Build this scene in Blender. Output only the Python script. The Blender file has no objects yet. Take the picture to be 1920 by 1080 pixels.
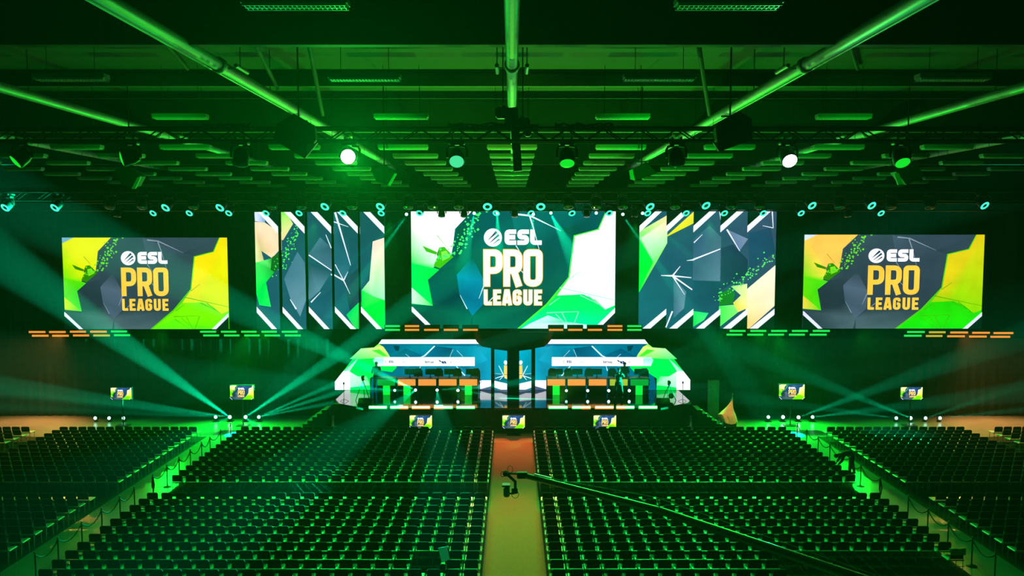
import bpy, math, random
from mathutils import Vector, Matrix, Euler
from mathutils.geometry import tessellate_polygon
random.seed(7)
R = math.radians
sc = bpy.context.scene
col = sc.collection
PI = math.pi

# ------------------------------------------------------------------ camera
F, CX, CY, HY, H = 1600.0, 960.0, 562.0, 442.0, 10.5
TH = math.atan((CY - HY) / F)
cam_d = bpy.data.cameras.new('camera')
cam = bpy.data.objects.new('camera', cam_d)
col.objects.link(cam)
cam.location = (0, 0, H)
cam.rotation_euler = (PI / 2 - TH, 0, 0)
cam_d.sensor_width = 36
cam_d.lens = F / 1920 * 36
cam_d.shift_y = (CY - 540) / 1920
cam_d.clip_end = 300
sc.camera = cam
sc.view_settings.view_transform = 'Standard'
sc.view_settings.look = 'None'
sc.view_settings.exposure = -0.3
sc.view_settings.gamma = 1


def at(px, py, Y):
    """point of the hall seen at a pixel of the 1920x1080 frame, Y metres down the hall"""
    a = (px - CX) / F
    b = (CY - py) / F
    ry = math.cos(TH) + b * math.sin(TH)
    rz = -math.sin(TH) + b * math.cos(TH)
    t = Y / ry
    return Vector((a * t, Y, H + rz * t))


# ------------------------------------------------------------------ materials
def lin(c):
    f = lambda v: v / 12.92 if v <= .04045 else ((v + .055) / 1.055) ** 2.4
    return tuple(f(x / 255) for x in c)


def mat(name, color, rough=.6, metal=0.0, noise=.15, scale=8.0, emit=None, strength=0, bump=0, spec=.5, nosample=True):
    m = bpy.data.materials.new(name)
    m.use_nodes = True
    nt = m.node_tree
    b = nt.nodes['Principled BSDF']
    b.inputs['Roughness'].default_value = rough
    b.inputs['Metallic'].default_value = metal
    b.inputs['Specular IOR Level'].default_value = spec
    tc = nt.nodes.new('ShaderNodeTexCoord')
    nz = nt.nodes.new('ShaderNodeTexNoise')
    nz.inputs['Scale'].default_value = scale
    nz.inputs['Detail'].default_value = 4
    nt.links.new(tc.outputs['Object'], nz.inputs['Vector'])
    rp = nt.nodes.new('ShaderNodeValToRGB')
    rp.color_ramp.elements[0].position = .3
    rp.color_ramp.elements[1].position = .7
    rp.color_ramp.elements[0].color = (*[c * (1 - noise) for c in color], 1)
    rp.color_ramp.elements[1].color = (*[min(1, c * (1 + noise)) for c in color], 1)
    nt.links.new(nz.outputs['Fac'], rp.inputs['Fac'])
    nt.links.new(rp.outputs['Color'], b.inputs['Base Color'])
    if bump:
        bp = nt.nodes.new('ShaderNodeBump')
        bp.inputs['Strength'].default_value = bump
        nt.links.new(nz.outputs['Fac'], bp.inputs['Height'])
        nt.links.new(bp.outputs['Normal'], b.inputs['Normal'])
    if emit:
        b.inputs['Emission Color'].default_value = (*emit, 1)
        b.inputs['Emission Strength'].default_value = strength
        if nosample:
            m.cycles.emission_sampling = 'NONE'
    return m


def screen_mat(name, strength):
    m = bpy.data.materials.new(name)
    m.use_nodes = True
    nt = m.node_tree
    b = nt.nodes['Principled BSDF']
    b.inputs['Base Color'].default_value = (0, 0, 0, 1)
    b.inputs['Specular IOR Level'].default_value = 0
    b.inputs['Roughness'].default_value = .9
    at_ = nt.nodes.new('ShaderNodeVertexColor')
    at_.layer_name = 'Picture'
    tc = nt.nodes.new('ShaderNodeTexCoord')
    nz = nt.nodes.new('ShaderNodeTexNoise')
    nz.inputs['Scale'].default_value = .8
    nz.inputs['Detail'].default_value = 6
    nt.links.new(tc.outputs['Object'], nz.inputs['Vector'])
    mp = nt.nodes.new('ShaderNodeMapRange')
    mp.inputs['To Min'].default_value = .72
    mp.inputs['To Max'].default_value = 1.28
    nt.links.new(nz.outputs['Fac'], mp.inputs['Value'])
    mx = nt.nodes.new('ShaderNodeVectorMath')
    mx.operation = 'SCALE'
    nt.links.new(at_.outputs['Color'], mx.inputs[0])
    nt.links.new(mp.outputs['Result'], mx.inputs['Scale'])
    nt.links.new(mx.outputs['Vector'], b.inputs['Emission Color'])
    b.inputs['Emission Strength'].default_value = strength
    m.cycles.emission_sampling = 'NONE'
    return m


M = {}
M['black'] = mat('black_metal', (.012, .012, .012), .45, .3)
M['truss'] = mat('dark_truss_metal', (.02, .02, .02), .4, .6)
M['drape'] = mat('black_drape', (.012, .014, .013), .95, 0, .3, 3)
M['fabric'] = mat('black_chair_fabric', (.010, .012, .012), .9, 0, .3, 30, spec=.2)
M['seat'] = mat('grey_seat_shell', (.72, .74, .72), .3, 0, .1, 30)
M['chrome'] = mat('chrome_tube', (.55, .56, .55), .3, .9, .05)
M['steel'] = mat('painted_steel', (.42, .44, .42), .45, .2, .12, 2)
M['beam'] = mat('grey_beam_paint', (.045, .05, .045), .7, 0, .15, 1)
M['ceil'] = mat('dark_ceiling_sheet', (.014, .016, .014), .8, 0, .3, .6)
M['floor'] = mat('grey_polished_floor', (.22, .23, .22), .26, 0, .12, .7, spec=.5)
M['carpet'] = mat('tan_aisle_carpet', (.84, .27, .20), .95, 0, .22, 60, bump=.3, spec=.1)
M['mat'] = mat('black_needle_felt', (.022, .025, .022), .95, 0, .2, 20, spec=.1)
M['skirt'] = mat('stage_skirt_cloth', (.05, .055, .05), .9, 0, .2, 3)
M['stage'] = mat('glossy_black_stage', (.012, .014, .014), .07, 0, .2, 2, spec=.9)
M['lampshell'] = mat('pale_lamp_shell', (.36, .38, .36), .5, 0, .06, 4)
M['louvre'] = mat('aluminium_louvre', (.9, .92, .9), .4, .1, .2, 40)
M['teal'] = mat('teal_ring_light', (.02, .1, .08), .4, 0, emit=lin((60, 245, 190)), strength=2.04)
M['hot'] = mat('white_hot_lens', (.1, .2, .2), .4, 0, emit=(.55, 1.0, .85), strength=14)
M['hotmid'] = mat('teal_white_lens', (.1, .2, .2), .4, 0, emit=(.35, 1.0, .8), strength=5)
M['white_lens'] = mat('white_flood_lens', (.2, .3, .2), .4, 0, emit=(.95, 1.0, .95), strength=9)
M['green_lens'] = mat('green_cell_lens', (.02, .2, .02), .4, 0, .6, 60, emit=lin((20, 215, 40)), strength=1.44)
M['teal_lens'] = mat('teal_cell_lens', (.02, .2, .15), .4, 0, .6, 60, emit=lin((70, 225, 150)), strength=1.32)
M['dark_lens'] = mat('dark_glass_lens', (.01, .015, .015), .12, 0)
M['led_green'] = mat('green_led_bar', (.01, .05, .01), .4, 0, emit=lin((30, 215, 75)), strength=1.50)
M['led_orange'] = mat('orange_led_bar', (.05, .02, .01), .4, 0, emit=lin((235, 140, 50)), strength=1.50)
M['led_mix'] = mat('yellow_led_bar', (.05, .04, .01), .4, 0, emit=lin((200, 180, 50)), strength=1.20)
M['tube_green'] = mat('bright_green_floor_tube', (.02, .1, .02), .4, 0, emit=(.55, 1.0, .6), strength=4, nosample=True)
M['tube_orange'] = mat('bright_orange_floor_tube', (.1, .05, .01), .4, 0, emit=(1.0, .62, .30), strength=4, nosample=True)
M['glow_green'] = mat('green_glow_fringe', (.05, .4, .05), .6, 0, emit=(.0, .75, .10), strength=0.84)
M['glow_orange'] = mat('orange_glow_fringe', (.4, .2, .05), .6, 0, emit=(.75, .28, .03), strength=0.84)
M['panel_orange'] = mat('orange_lit_fascia', (.3, .15, .05), .5, 0, .08, 2, emit=lin((245, 150, 65)), strength=1.32)
M['panel_yellow'] = mat('yellow_green_lit_fascia', (.2, .2, .05), .5, 0, .3, 2, emit=lin((170, 195, 50)), strength=1.20)
M['panel_green'] = mat('green_lit_fascia', (.05, .2, .05), .5, 0, .25, 2, emit=lin((10, 160, 50)), strength=1.20)
M['pillar_green'] = mat('green_lit_pillar', (.05, .3, .05), .5, 0, .15, 2, emit=lin((10, 232, 60)), strength=1.44)
M['white_led'] = mat('white_led_bar', (.5, .5, .5), .4, 0, emit=lin((232, 232, 250)), strength=1.80)
M['cloth_pale'] = mat('pale_draped_cloth', (.8, .72, .6), .9, 0, .15, 4, bump=.2)
M['skin'] = mat('skin', (.45, .28, .2), .6)
M['clothes'] = mat('dark_clothing', (.015, .018, .018), .9, 0, .3, 12)
M['hair'] = mat('dark_hair', (.02, .016, .012), .8)
M['hair_light'] = mat('fair_hair', (.55, .48, .36), .8)
M['rope'] = mat('dark_green_rope', (.02, .03, .02), .9)
M['post'] = mat('dark_post_metal', (.05, .055, .05), .35, .7)
M['jib'] = mat('grey_jib_paint', (.16, .17, .16), .3, .5)
M['tablet'] = mat('matt_display_face', (.25, .45, .32), .4, 0, emit=lin((12, 110, 60)), strength=.8)
M['hivis'] = mat('yellow_cap_cloth', (.55, .65, .08), .9)
M['speaker'] = mat('black_speaker_shell', (.014, .016, .014), .7)
M['grille_or_lit_edge'] = mat('pale_lit_speaker_edge', (.40, .46, .42), .55, .2)
M['door'] = mat('pale_panel', (.30, .34, .31), .8)
M['scr_main'] = screen_mat('main_screen_picture', 1.95)
M['scr_side'] = screen_mat('side_screen_picture', 1.7)
M['scr_wall'] = screen_mat('stage_wall_picture', 1.9)
M['scr_tv'] = screen_mat('monitor_picture', 2.1)


# ------------------------------------------------------------------ geometry helpers
class MB:
    def __init__(s):
        s.v, s.f = [], []

    def add(s, vs, fs):
        o = len(s.v)
        s.v += [tuple(v) for v in vs]
        s.f += [tuple(i + o for i in f) for f in fs]
        return s

    def box(s, c, d, rot=None, bev=0.0):
        x, y, z = d[0] / 2, d[1] / 2, d[2] / 2
        b = min(bev, x * .9, y * .9, z * .9)
        if b > 0:
            vs = []
            for sz in (-1, 1):
                for (sx, sy) in ((-1, -1), (1, -1), (1, 1), (-1, 1)):
                    vs += [(sx * (x - b), sy * (y - b), sz * z), (sx * x, sy * (y - b), sz * (z - b)), (sx * (x - b), sy * y, sz * (z - b))]
            idx = lambda k, j, w: k * 12 + j * 3 + w
            fs = [[idx(0, j, 0) for j in (3, 2, 1, 0)], [idx(1, j, 0) for j in range(4)]]
            sides = [(0, 1, 2), (1, 2, 1), (2, 3, 2), (3, 0, 1)]
            for a, c2, w in sides:
                fs.append([idx(0, a, w), idx(0, c2, w), idx(1, c2, w), idx(1, a, w)])
                fs.append([idx(0, c2, 0), idx(0, c2, w), idx(0, a, w), idx(0, a, 0)])
                fs.append([idx(1, a, 0), idx(1, a, w), idx(1, c2, w), idx(1, c2, 0)])
            for j in range(4):
                w1, w2 = (1, 2)
                fs.append([idx(0, j, 1), idx(0, j, 2), idx(1, j, 2), idx(1, j, 1)])
                fs.append([idx(0, j, 0), idx(0, j, 1), idx(0, j, 2)])
                fs.append([idx(1, j, 0), idx(1, j, 2), idx(1, j, 1)])
        else:
            vs = [(sx * x, sy * y, sz * z) for sz in (-1, 1) for (sx, sy) in ((-1, -1), (1, -1), (1, 1), (-1, 1))]
            fs = [(3, 2, 1, 0), (4, 5, 6, 7), (0, 1, 5, 4), (1, 2, 6, 5), (2, 3, 7, 6), (3, 0, 4, 7)]
        m = rot.to_matrix() if rot is not None else Matrix.Identity(3)
        return s.add([m @ Vector(v) + Vector(c) for v in vs], fs)

    def cyl(s, p, q, r, r2=None, n=10, cap=True):
        p, q = Vector(p), Vector(q)
        r2 = r if r2 is None else r2
        d = (q - p).normalized()
        u = d.orthogonal().normalized()
        w = d.cross(u)
        vs = []
        for c, rr in ((p, r), (q, r2)):
            vs += [c + (u * math.cos(2 * PI * k / n) + w * math.sin(2 * PI * k / n)) * rr for k in range(n)]
        fs = [(k, (k + 1) % n, n + (k + 1) % n, n + k) for k in range(n)]
        if cap:
            fs += [tuple(range(n - 1, -1, -1)), tuple(range(n, 2 * n))]
        return s.add(vs, fs)

    def tube(s, pts, r, n=8):
        pts = [Vector(p) for p in pts]
        rs = r if isinstance(r, (list, tuple)) else [r] * len(pts)
        u = None
        vs = []
        for i, p in enumerate(pts):
            d = (pts[min(i + 1, len(pts) - 1)] - pts[max(i - 1, 0)]).normalized()
            if u is None:
                u = d.orthogonal().normalized()
            else:
                u = (u - d * u.dot(d))
                u = u.normalized() if u.length > 1e-6 else d.orthogonal().normalized()
            w = d.cross(u)
            vs += [p + (u * math.cos(2 * PI * k / n) + w * math.sin(2 * PI * k / n)) * rs[i] for k in range(n)]
        fs = []
        for i in range(len(pts) - 1):
            fs += [(i * n + k, i * n + (k + 1) % n, (i + 1) * n + (k + 1) % n, (i + 1) * n + k) for k in range(n)]
        fs += [tuple(range(n - 1, -1, -1)), tuple(range((len(pts) - 1) * n, len(pts) * n))]
        return s.add(vs, fs)

    def lathe(s, prof, origin, axis, n=16, cap=True):
        """prof: (distance along axis, radius) pairs"""
        o, d = Vector(origin), Vector(axis).normalized()
        u = d.orthogonal().normalized()
        w = d.cross(u)
        vs = []
        for (t, r) in prof:
            vs += [o + d * t + (u * math.cos(2 * PI * k / n) + w * math.sin(2 * PI * k / n)) * max(r, 1e-4) for k in range(n)]
        fs = []
        for i in range(len(prof) - 1):
            fs += [(i * n + k, i * n + (k + 1) % n, (i + 1) * n + (k + 1) % n, (i + 1) * n + k) for k in range(n)]
        if cap:
            fs += [tuple(range(n - 1, -1, -1)), tuple(range((len(prof) - 1) * n, len(prof) * n))]
        return s.add(vs, fs)

    def prism(s, poly, y0, y1):
        """poly of (x, z) extruded along Y"""
        n = len(poly)
        vs = [(x, y0, z) for x, z in poly] + [(x, y1, z) for x, z in poly]
        fs = [(k, (k + 1) % n, n + (k + 1) % n, n + k) for k in range(n)]
        tri = tessellate_polygon([[Vector((x, z, 0)) for x, z in poly]])
        fs += [tuple(t) for t in tri] + [tuple(n + i for i in t) for t in tri]
        return s.add(vs, fs)

    def mesh(s, name, m, smooth=False):
        me = bpy.data.meshes.new(name)
        me.from_pydata(s.v, [], s.f)
        me.materials.append(m)
        if smooth:
            me.polygons.foreach_set('use_smooth', [True] * len(me.polygons))
            try:
                me.set_sharp_from_angle(angle=R(40))
            except Exception:
                pass
        me.update()
        return me

    def build(s, name, m, parent=None, smooth=False, loc=(0, 0, 0)):
        o = bpy.data.objects.new(name, s.mesh(name, m, smooth))
        col.objects.link(o)
        o.location = loc
        if parent:
            o.parent = parent
        return o


def tag(o, label=None, cat=None, group=None, kind=None):
    if label: o['label'] = label
    if cat: o['category'] = cat
    if group: o['group'] = group
    if kind: o['kind'] = kind
    return o


def empty(name, loc, label=None, cat=None, group=None, rz=0):
    o = bpy.data.objects.new(name, None)
    o.empty_display_size = .1
    col.objects.link(o)
    o.location = loc
    o.rotation_euler = (0, 0, rz)
    return tag(o, label, cat, group)


def copy_tree(o, parent=None):
    c = o.copy()
    col.objects.link(c)
    c.parent = parent
    for ch in list(o.children):
        copy_tree(ch, c)
    return c


ORD = ['', 'first', 'second', 'third', 'fourth', 'fifth', 'sixth', 'seventh', 'eighth', 'ninth', 'tenth', 'eleventh', 'twelfth',
       'thirteenth', 'fourteenth', 'fifteenth', 'sixteenth', 'seventeenth', 'eighteenth', 'nineteenth', 'twentieth',
       'twenty-first', 'twenty-second', 'twenty-third', 'twenty-fourth', 'twenty-fifth', 'twenty-sixth', 'twenty-seventh', 'twenty-eighth', 'twenty-ninth', 'thirtieth']


# ------------------------------------------------------------------ lights
def aim(o, d):
    o.rotation_euler = Vector(d).to_track_quat('-Z', 'Y').to_euler()


def spot(p, q, energy, color, angle, blend=.4, size=.05, parent=None):
    d = bpy.data.lights.new('spot_lamp', 'SPOT')
    d.energy, d.color, d.spot_size, d.spot_blend, d.shadow_soft_size = energy, color, R(angle), blend, size
    o = bpy.data.objects.new('spot_lamp', d)
    col.objects.link(o)
    o.location = p
    aim(o, Vector(q) - Vector(p))
    return o


GREEN, TEAL, ORANGE = (.0, 1.0, .022), (.0, 1.0, .40), (1.0, .42, .10)

# ------------------------------------------------------------------ the hall
HW = 31.0       # half width
ZC = 15.2


def struct(name, mb, m):
    return tag(mb.build(name, m), kind='structure')


struct('floor', MB().box((0, 22, -.1), (2 * HW, 68, .2)), M['floor'])
struct('ceiling', MB().box((0, 22, ZC + .1), (2 * HW, 68, .2)), M['ceil'])
M['wall'] = mat('matt_black_wall', (.003, .003, .003), 1, 0, .3, 2, spec=0)
struct('wall_left', MB().box((-HW - .1, 22, ZC / 2), (.2, 68, ZC)), M['wall'])
struct('wall_right', MB().box((HW + .1, 22, ZC / 2), (.2, 68, ZC)), M['wall'])
struct('wall_back', MB().box((0, 56.1, ZC / 2), (2 * HW, .2, ZC)), M['drape'])
struct('wall_behind', MB().box((0, -12.1, ZC / 2), (2 * HW, .2, ZC)), M['drape'])

# deep roof beams across the hall, each a web with a bottom flange
for k, Y in enumerate((2.9, 16.3, 29.7, 43.1)):
    b = MB().box((0, Y, 14.62), (2 * HW - .02, .12, 1.1)).box((0, Y, 14.06), (2 * HW - .02, .22, .03)).box((0, Y, 15.1), (2 * HW - .02, .34, .05))
    struct('trim_%d' % (k + 1), b, M['beam'])
# raised ceiling bands between beams
k = 5
for Y in (25.2, 34.0, 38.4, 47.5):
    struct('trim_%d' % k, MB().box((0, Y, 15.0), (2 * HW - .02, .16, .36)), M['beam'])
    k += 1

# long roof pipes running down the hall
ZT = H + 3.56
pipe_lab = {0: 'wide pale pipe running along the middle of the ceiling', -1: 'thick ceiling pipe slanting in over the left speaker towards the stage',
            1: 'thick ceiling pipe slanting in over the right speaker towards the stage', -2: 'outer ceiling pipe over the left seating',
            2: 'outer ceiling pipe over the right seating', -3: 'outermost dim ceiling pipe by the left wall', 3: 'outermost dim ceiling pipe by the right wall'}
for i in (0, -1, 1, -2, 2, -3, 3):
    x = i * 6.14
    y1 = 23.6 if i == 0 else 54
    t = empty('ceiling_pipe', (x, 0, ZT - (.0 if i else .0)), pipe_lab[i], 'pipe')
    n = 20
    m1 = MB()
    m1.cyl((0, 1, 0), (0, y1, 0), .125, n=16)
    if i == 0:
        m1.cyl((.0, 26, 0), (0, 54, 0), .06, n=12)
    m1.build('pipe_run', M['steel'], t, True)
    if i:
        side = -1 if i < 0 else 1
        MB().cyl((side * .17, 1, -.06), (side * .17, y1, -.06), .03, n=8).build('conduit', M['steel'], t, True)
    for yy in (6.5, 18.2, 30, 42):
        if yy < y1:
            MB().lathe([(-.12, .15), (-.08, .165), (.08, .165), (.12, .15)], (0, yy, 0), (0, 1, 0)).build('coupling', M['steel'], t, True)
    hb = MB()
    for yy in (4.5, 18.3, 31):
        if yy < y1:
            for sx in ((-1, 1) if i == 0 else (1 if i < 0 else -1,)):
                hb2 = MB().cyl((sx * .32, yy, .02), (sx * .32, yy + .8, .02), .045).cyl((sx * .12, yy + .1, -.03), (sx * .32, yy + .15, .0), .015).cyl((sx * .32, yy + .3, .0), (sx * .32, yy + .3, 1.1), .012)
                hb2.build('side_valve', M['steel'], t)
    for yy in (10, 22, 34, 46):
        MB().cyl((0, yy, .1), (0, yy, ZC - ZT), .012, n=6).build('hanger_rod', M['black'], t)

# faint diagonal roof struts
st = [(480, 85, 520, 165), (580, 85, 605, 215), (1310, 85, 1330, 215), (240, 0, 350, 70), (1570, 0, 1610, 60)]
strut_lab = ['thin diagonal roof strut under the dark ceiling beside the sloping pipe', 'long diagonal roof strut meeting the truss above the left speaker',
             'long diagonal roof strut meeting the truss above the right speaker', 'dark diagonal roof strut crossing the sloping pipe near the top edge',
             'dark diagonal roof strut above the sloping right-hand pipe']
for (a, b_, c, d), lb in zip(st, strut_lab):
    p, q = at(a, b_, 17), at(c, d, 24)
    p.z = min(p.z, 15.1)
    q.z = min(q.z, 15.1)
    tag(MB().cyl(p, q, .05, n=8).build('roof_strut', M['ceil']), lb, 'roof strut', 'roof struts')


# ------------------------------------------------------------------ strip luminaires
def luminaire():
    r = empty('strip_light', (0, 0, 0))
    MB().prism([(-.75, .0), (.75, .0), (.75, .08), (.74, .095), (-.74, .095), (-.75, .08)], -.14, .14).build('housing', M['lampshell'], r)
    lv = MB()
    for k in range(22):
        lv.box((-.70 + k * 1.4 / 21, 0, -.02), (.012, .24, .04))
    lv.box((0, -.13, -.02), (1.46, .012, .05)).box((0, .13, -.02), (1.46, .012, .05)).box((0, 0, -.004), (1.46, .25, .006)).box((0, 0, -.025), (1.44, .02, .04))
    lv.build('louvre', M['louvre'], r)
    return r


def wires(o, L):
    for sx in (-.5, .5):
        MB().cyl((sx, 0, .12), (sx, 0, L), .007, n=5).build('hanging_wire', M['black'], o)


lum0 = luminaire()
used = False
rows = [(12.4, H + 3.27, 'nearest the camera'), (18.1, H + 3.27, 'second from the camera'), (24.0, H + 3.27, 'just before the lighting truss')]
cols4 = {-15.3: 'leftmost', -9.2: 'second column from the left', -3.07: 'just left of the middle pipe', 3.07: 'just right of the middle pipe', 9.2: 'second column from the right', 15.3: 'rightmost'}
for (Y, z, rn) in rows:
    for x, cn in cols4.items():
        if abs(x) * F / Y > 1050:
            continue
        o = copy_tree(lum0)
        o.location = (x, Y, z)
        tag(o, 'white louvred strip light, row %s, %s' % (rn, cn), 'ceiling light', 'strip lights on the near ceiling')
        wires(o, ZC - z)
wires(lum0, ZC - H - 2.63)
for r in range(8):
    for c in range(-6, 7):
        Y = 25.95 + 2.8 * r
        x = c * 3.27 + (0.05 * r if c else 0)
        if abs(x) * F / Y > 1000:
            continue
        if not used:
            o = lum0
            used = True
        else:
            o = copy_tree(lum0)
        o.location = (x, Y, H + 2.63)
        cn = 'on the middle line' if c == 0 else '%s column %s of the middle' % (ORD[abs(c)], 'left' if c < 0 else 'right')
        tag(o, 'green-lit strip light beyond the truss, %s row back, %s' % (ORD[r + 1], cn), 'ceiling light', 'strip lights beyond the truss')


# ------------------------------------------------------------------ trusses
def truss(name, p, q, s, label, bay=.5, group=None, cr=.028):
    p, q = Vector(p), Vector(q)
    d = (q - p)
    L = d.length
    t = empty(name, p, label, 'truss', group)
    u = d.normalized()
    w = Vector((0, 0, 1))
    v = u.cross(w).normalized()
    cs = [(w * a + v * b) * (s / 2) for a in (-1, 1) for b in (-1, 1)]
    for c in cs:
        MB().cyl(c, c + d, cr, n=8).build('chord', M['truss'], t, True)
    br = MB()
    n = max(2, int(L / bay))
    pairs = [(0, 1), (2, 3), (0, 2), (1, 3)]
    for k in range(n):
        for (a, b) in pairs:
            i, j = (a, b) if k % 2 == 0 else (b, a)
            br.cyl(cs[i] + u * (L * k / n), cs[j] + u * (L * (k + 1) / n), cr * .45, n=5, cap=False)
    br.build('bracing', M['truss'], t)
    return t


YT = 20.0
za, zb = at(960, 242, YT).z, at(960, 264, YT).z
zt = (za + zb) / 2
st_ = za - zb + .02
truss('lighting_truss', (-11.9, YT, zt), (11.9, YT, zt), st_, 'black box truss hung across the hall below the ceiling carrying moving lights', .42, cr=.036)
# cables and hoists on it
for (px0, px1, lab) in ((840, 1010, 'tangle of black cables on the truss beside the middle pipe'), (1040, 1150, 'bundle of black cables along the truss right of the middle pipe'),
                        (380, 470, 'bundle of black cables along the truss above the dark moving light')):
    cb = MB()
    for k in range(7):
        pts = []
        ph = random.random() * 6
        for i in range(14):
            px = px0 + (px1 - px0) * i / 13
            p = at(px, 238 + 5 * math.sin(i * .9 + ph) + random.uniform(-3, 3), YT - .28)
            pts.append((p.x, p.y + random.uniform(-.04, .04), p.z))
        cb.tube(pts, .018, 5)
    tag(cb.build('cable_bundle', M['black']), lab, 'cables')
def hoist(px, py, Y, label):
    p = at(px, py, Y)
    t = empty('chain_hoist', p, label, 'hoist', 'chain hoists on the trusses')
    MB().box((0, 0, 0), (.34, .26, .26), bev=.05).box((.12, 0, -.2), (.16, .2, .2), bev=.04).build('motor_body', M['black'], t)
    MB().cyl((0, 0, .1), (0, 0, ZC - p.z), .015, n=6).build('chain', M['truss'], t)
    MB().lathe([(0, .03), (.05, .06), (.1, .03)], (0, 0, .12), (0, 0, 1), n=10).build('hook', M['chrome'], t, True)
    return t
hoist(943, 212, YT + .1, 'black chain hoist on the truss beside the end of the middle pipe')
hoist(980, 232, YT + .35, 'black chain hoist on the truss under the end of the middle pipe')
tag(MB().box(at(967, 262, 20.6), (.20, .2, 1.5), Euler((.0, R(-4), 0))).build('cable_drop', M['black']), 'thick black cable drop behind the truss under the middle pipe', 'cables')

# stage rig trusses, one behind the other
YR = 42.0
zr1 = at(960, 368, YR).z
truss('stage_truss', (-28, YR, zr1), (28, YR, zr1), .42, 'front black truss above the stage carrying the upper row of ring lights', .6)
YR2 = 46.5
zr2 = at(960, 388, YR2).z
truss('stage_truss', (-28, YR2, zr2), (28, YR2, zr2), .42, 'rear black truss above the screens carrying the lower row of small ring lights', .6)
# dark cloth border over the rig
for nm, yy, z0, z1, lab in (('cloth_border', YR + .6, at(0, 380, YR).z, at(0, 351, YR).z, 'dark cloth border hung level above the stage screens'),):
    mb = MB()
    n = 220
    pts = []
    for k in range(n + 1):
        x = -29 + 58 * k / n
        pts.append((x, yy + .04 * math.sin(k * 1.7)))
    vs = [(x, y, z0) for x, y in pts] + [(x, y, z1) for x, y in pts]
    mb.add(vs, [(k, k + 1, n + 2 + k, n + 1 + k) for k in range(n)])
    tag(mb.build(nm, M['drape']), lab, 'curtain')


# ------------------------------------------------------------------ moving lights
def moving_light(s=1.0, lens='ring', tilt=35, pan=0, flip=False):
    """hanging from z=0 (flip: standing on z=0); head tilts from straight down towards -Y"""
    r = empty('moving_light', (0, 0, 0))
    sg = -1 if not flip else 1
    body = MB().box((0, 0, sg * .06 * s), (.36 * s, .26 * s, .12 * s), bev=.03 * s)
    body.box((-.10 * s, .12 * s, -sg * .03 * s), (.04 * s, .36 * s, .08 * s)).box((.10 * s, .12 * s, -sg * .03 * s), (.04 * s, .36 * s, .08 * s))
    body.build('base', M['black'], r)
    yk = empty_like = bpy.data.objects.new('yoke', None)
    bpy.data.objects.remove(yk)
    a = MB()
    for sx in (-1, 1):
        a.tube([(sx * .05 * s, 0, sg * .13 * s), (sx * .19 * s, 0, sg * .15 * s), (sx * .225 * s, 0, sg * .22 * s), (sx * .225 * s, 0, sg * .40 * s)], .028 * s, 6)
    yoke = a.build('yoke', M['black'], r, True)
    c = Vector((0, 0, sg * .38 * s))
    d = Vector((math.sin(R(pan)) * math.sin(R(tilt)), -math.cos(R(pan)) * math.sin(R(tilt)), sg * math.cos(R(tilt)))) if not flip else \
        Vector((math.sin(R(pan)) * math.sin(R(tilt)), -math.cos(R(pan)) * math.sin(R(tilt)), math.cos(R(tilt))))
    hd = MB().lathe([(-.20 * s, .07 * s), (-.17 * s, .13 * s), (-.05 * s, .175 * s), (.10 * s, .185 * s), (.16 * s, .19 * s), (.19 * s, .18 * s)], c, d, 16)
    head = hd.build('head', M['black'], r, True)
    e = c + d * .19 * s
    if lens == 'ring':
        l = MB().lathe([(0, .10 * s), (.02 * s, .10 * s), (.025 * s, .17 * s), (0, .185 * s)], e, d, 20, cap=False)
        l.build('ring_lens', M['teal'], head)
        MB().lathe([(0, .098 * s), (.012 * s, .06 * s), (.015 * s, .0)], e, d, 16).build('lens_glass', M['dark_lens'], head)
    else:
        MB().lathe([(0, .165 * s), (.012 * s, .14 * s), (.03 * s, .07 * s), (.035 * s, 0)], e, d, 18).build('lens_glass', M[lens], head)
    return r, c + d * .24 * s, d


protos = {}


def place_light(p, s, lens, tilt, pan, label, group, flip=False):
    key = (s, lens, tilt, pan, flip)
    if key not in protos:
        protos[key] = moving_light(s, lens, tilt, pan, flip)
        o = protos[key][0]
    else:
        o = copy_tree(protos[key][0])
    c = Vector((0, 0, .38 * s * (1 if flip else -1)))
    o.location = Vector(p) - protos[key][1] if True else p
    tag(o, label, 'stage light', group)
    return o, protos[key][2]


# on the near truss
zu = zb - .02
front = [(42, 'green_lens', 50, -50, 'moving light with a green oval lens at the far left of the hall truss'),
         (245, 'green_lens', 75, -65, 'moving light seen almost edge-on as a green slit on the hall truss'),
         (452, 'dark_lens', 20, 0, 'unlit black moving light on the hall truss, left of the glaring lamp'),
         (656, 'white_lens', 85, -2, 'glaring white-green lamp on the hall truss facing the camera'),
         (857, 'teal_lens', 50, 0, 'moving light with a speckled teal lens under the hall truss'),
         (1063, 'green_lens', 32, 0, 'moving light showing a green crescent lens under the hall truss'),
         (1268, 'dark_lens', 25, 0, 'unlit black moving light on the hall truss beside the right speaker'),
         (1476, 'white_lens', 55, 5, 'bright white round moving light on the right of the hall truss'),
         (1688, 'green_lens', 38, 5, 'moving light with a green ribbed oval lens on the right of the hall truss')]
for (px, lens, tilt, pan, lab) in front:
    o, d = place_light((0, 0, 0), 1.02, lens, tilt, pan, lab, 'moving lights on the hall truss')
    x = at(px, 295, YT).x
    o.location = (x, YT, zb + .02)
    if px in (656,):
        pass
LAMP_BIG = at(656, 303, YT - .3)

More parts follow.
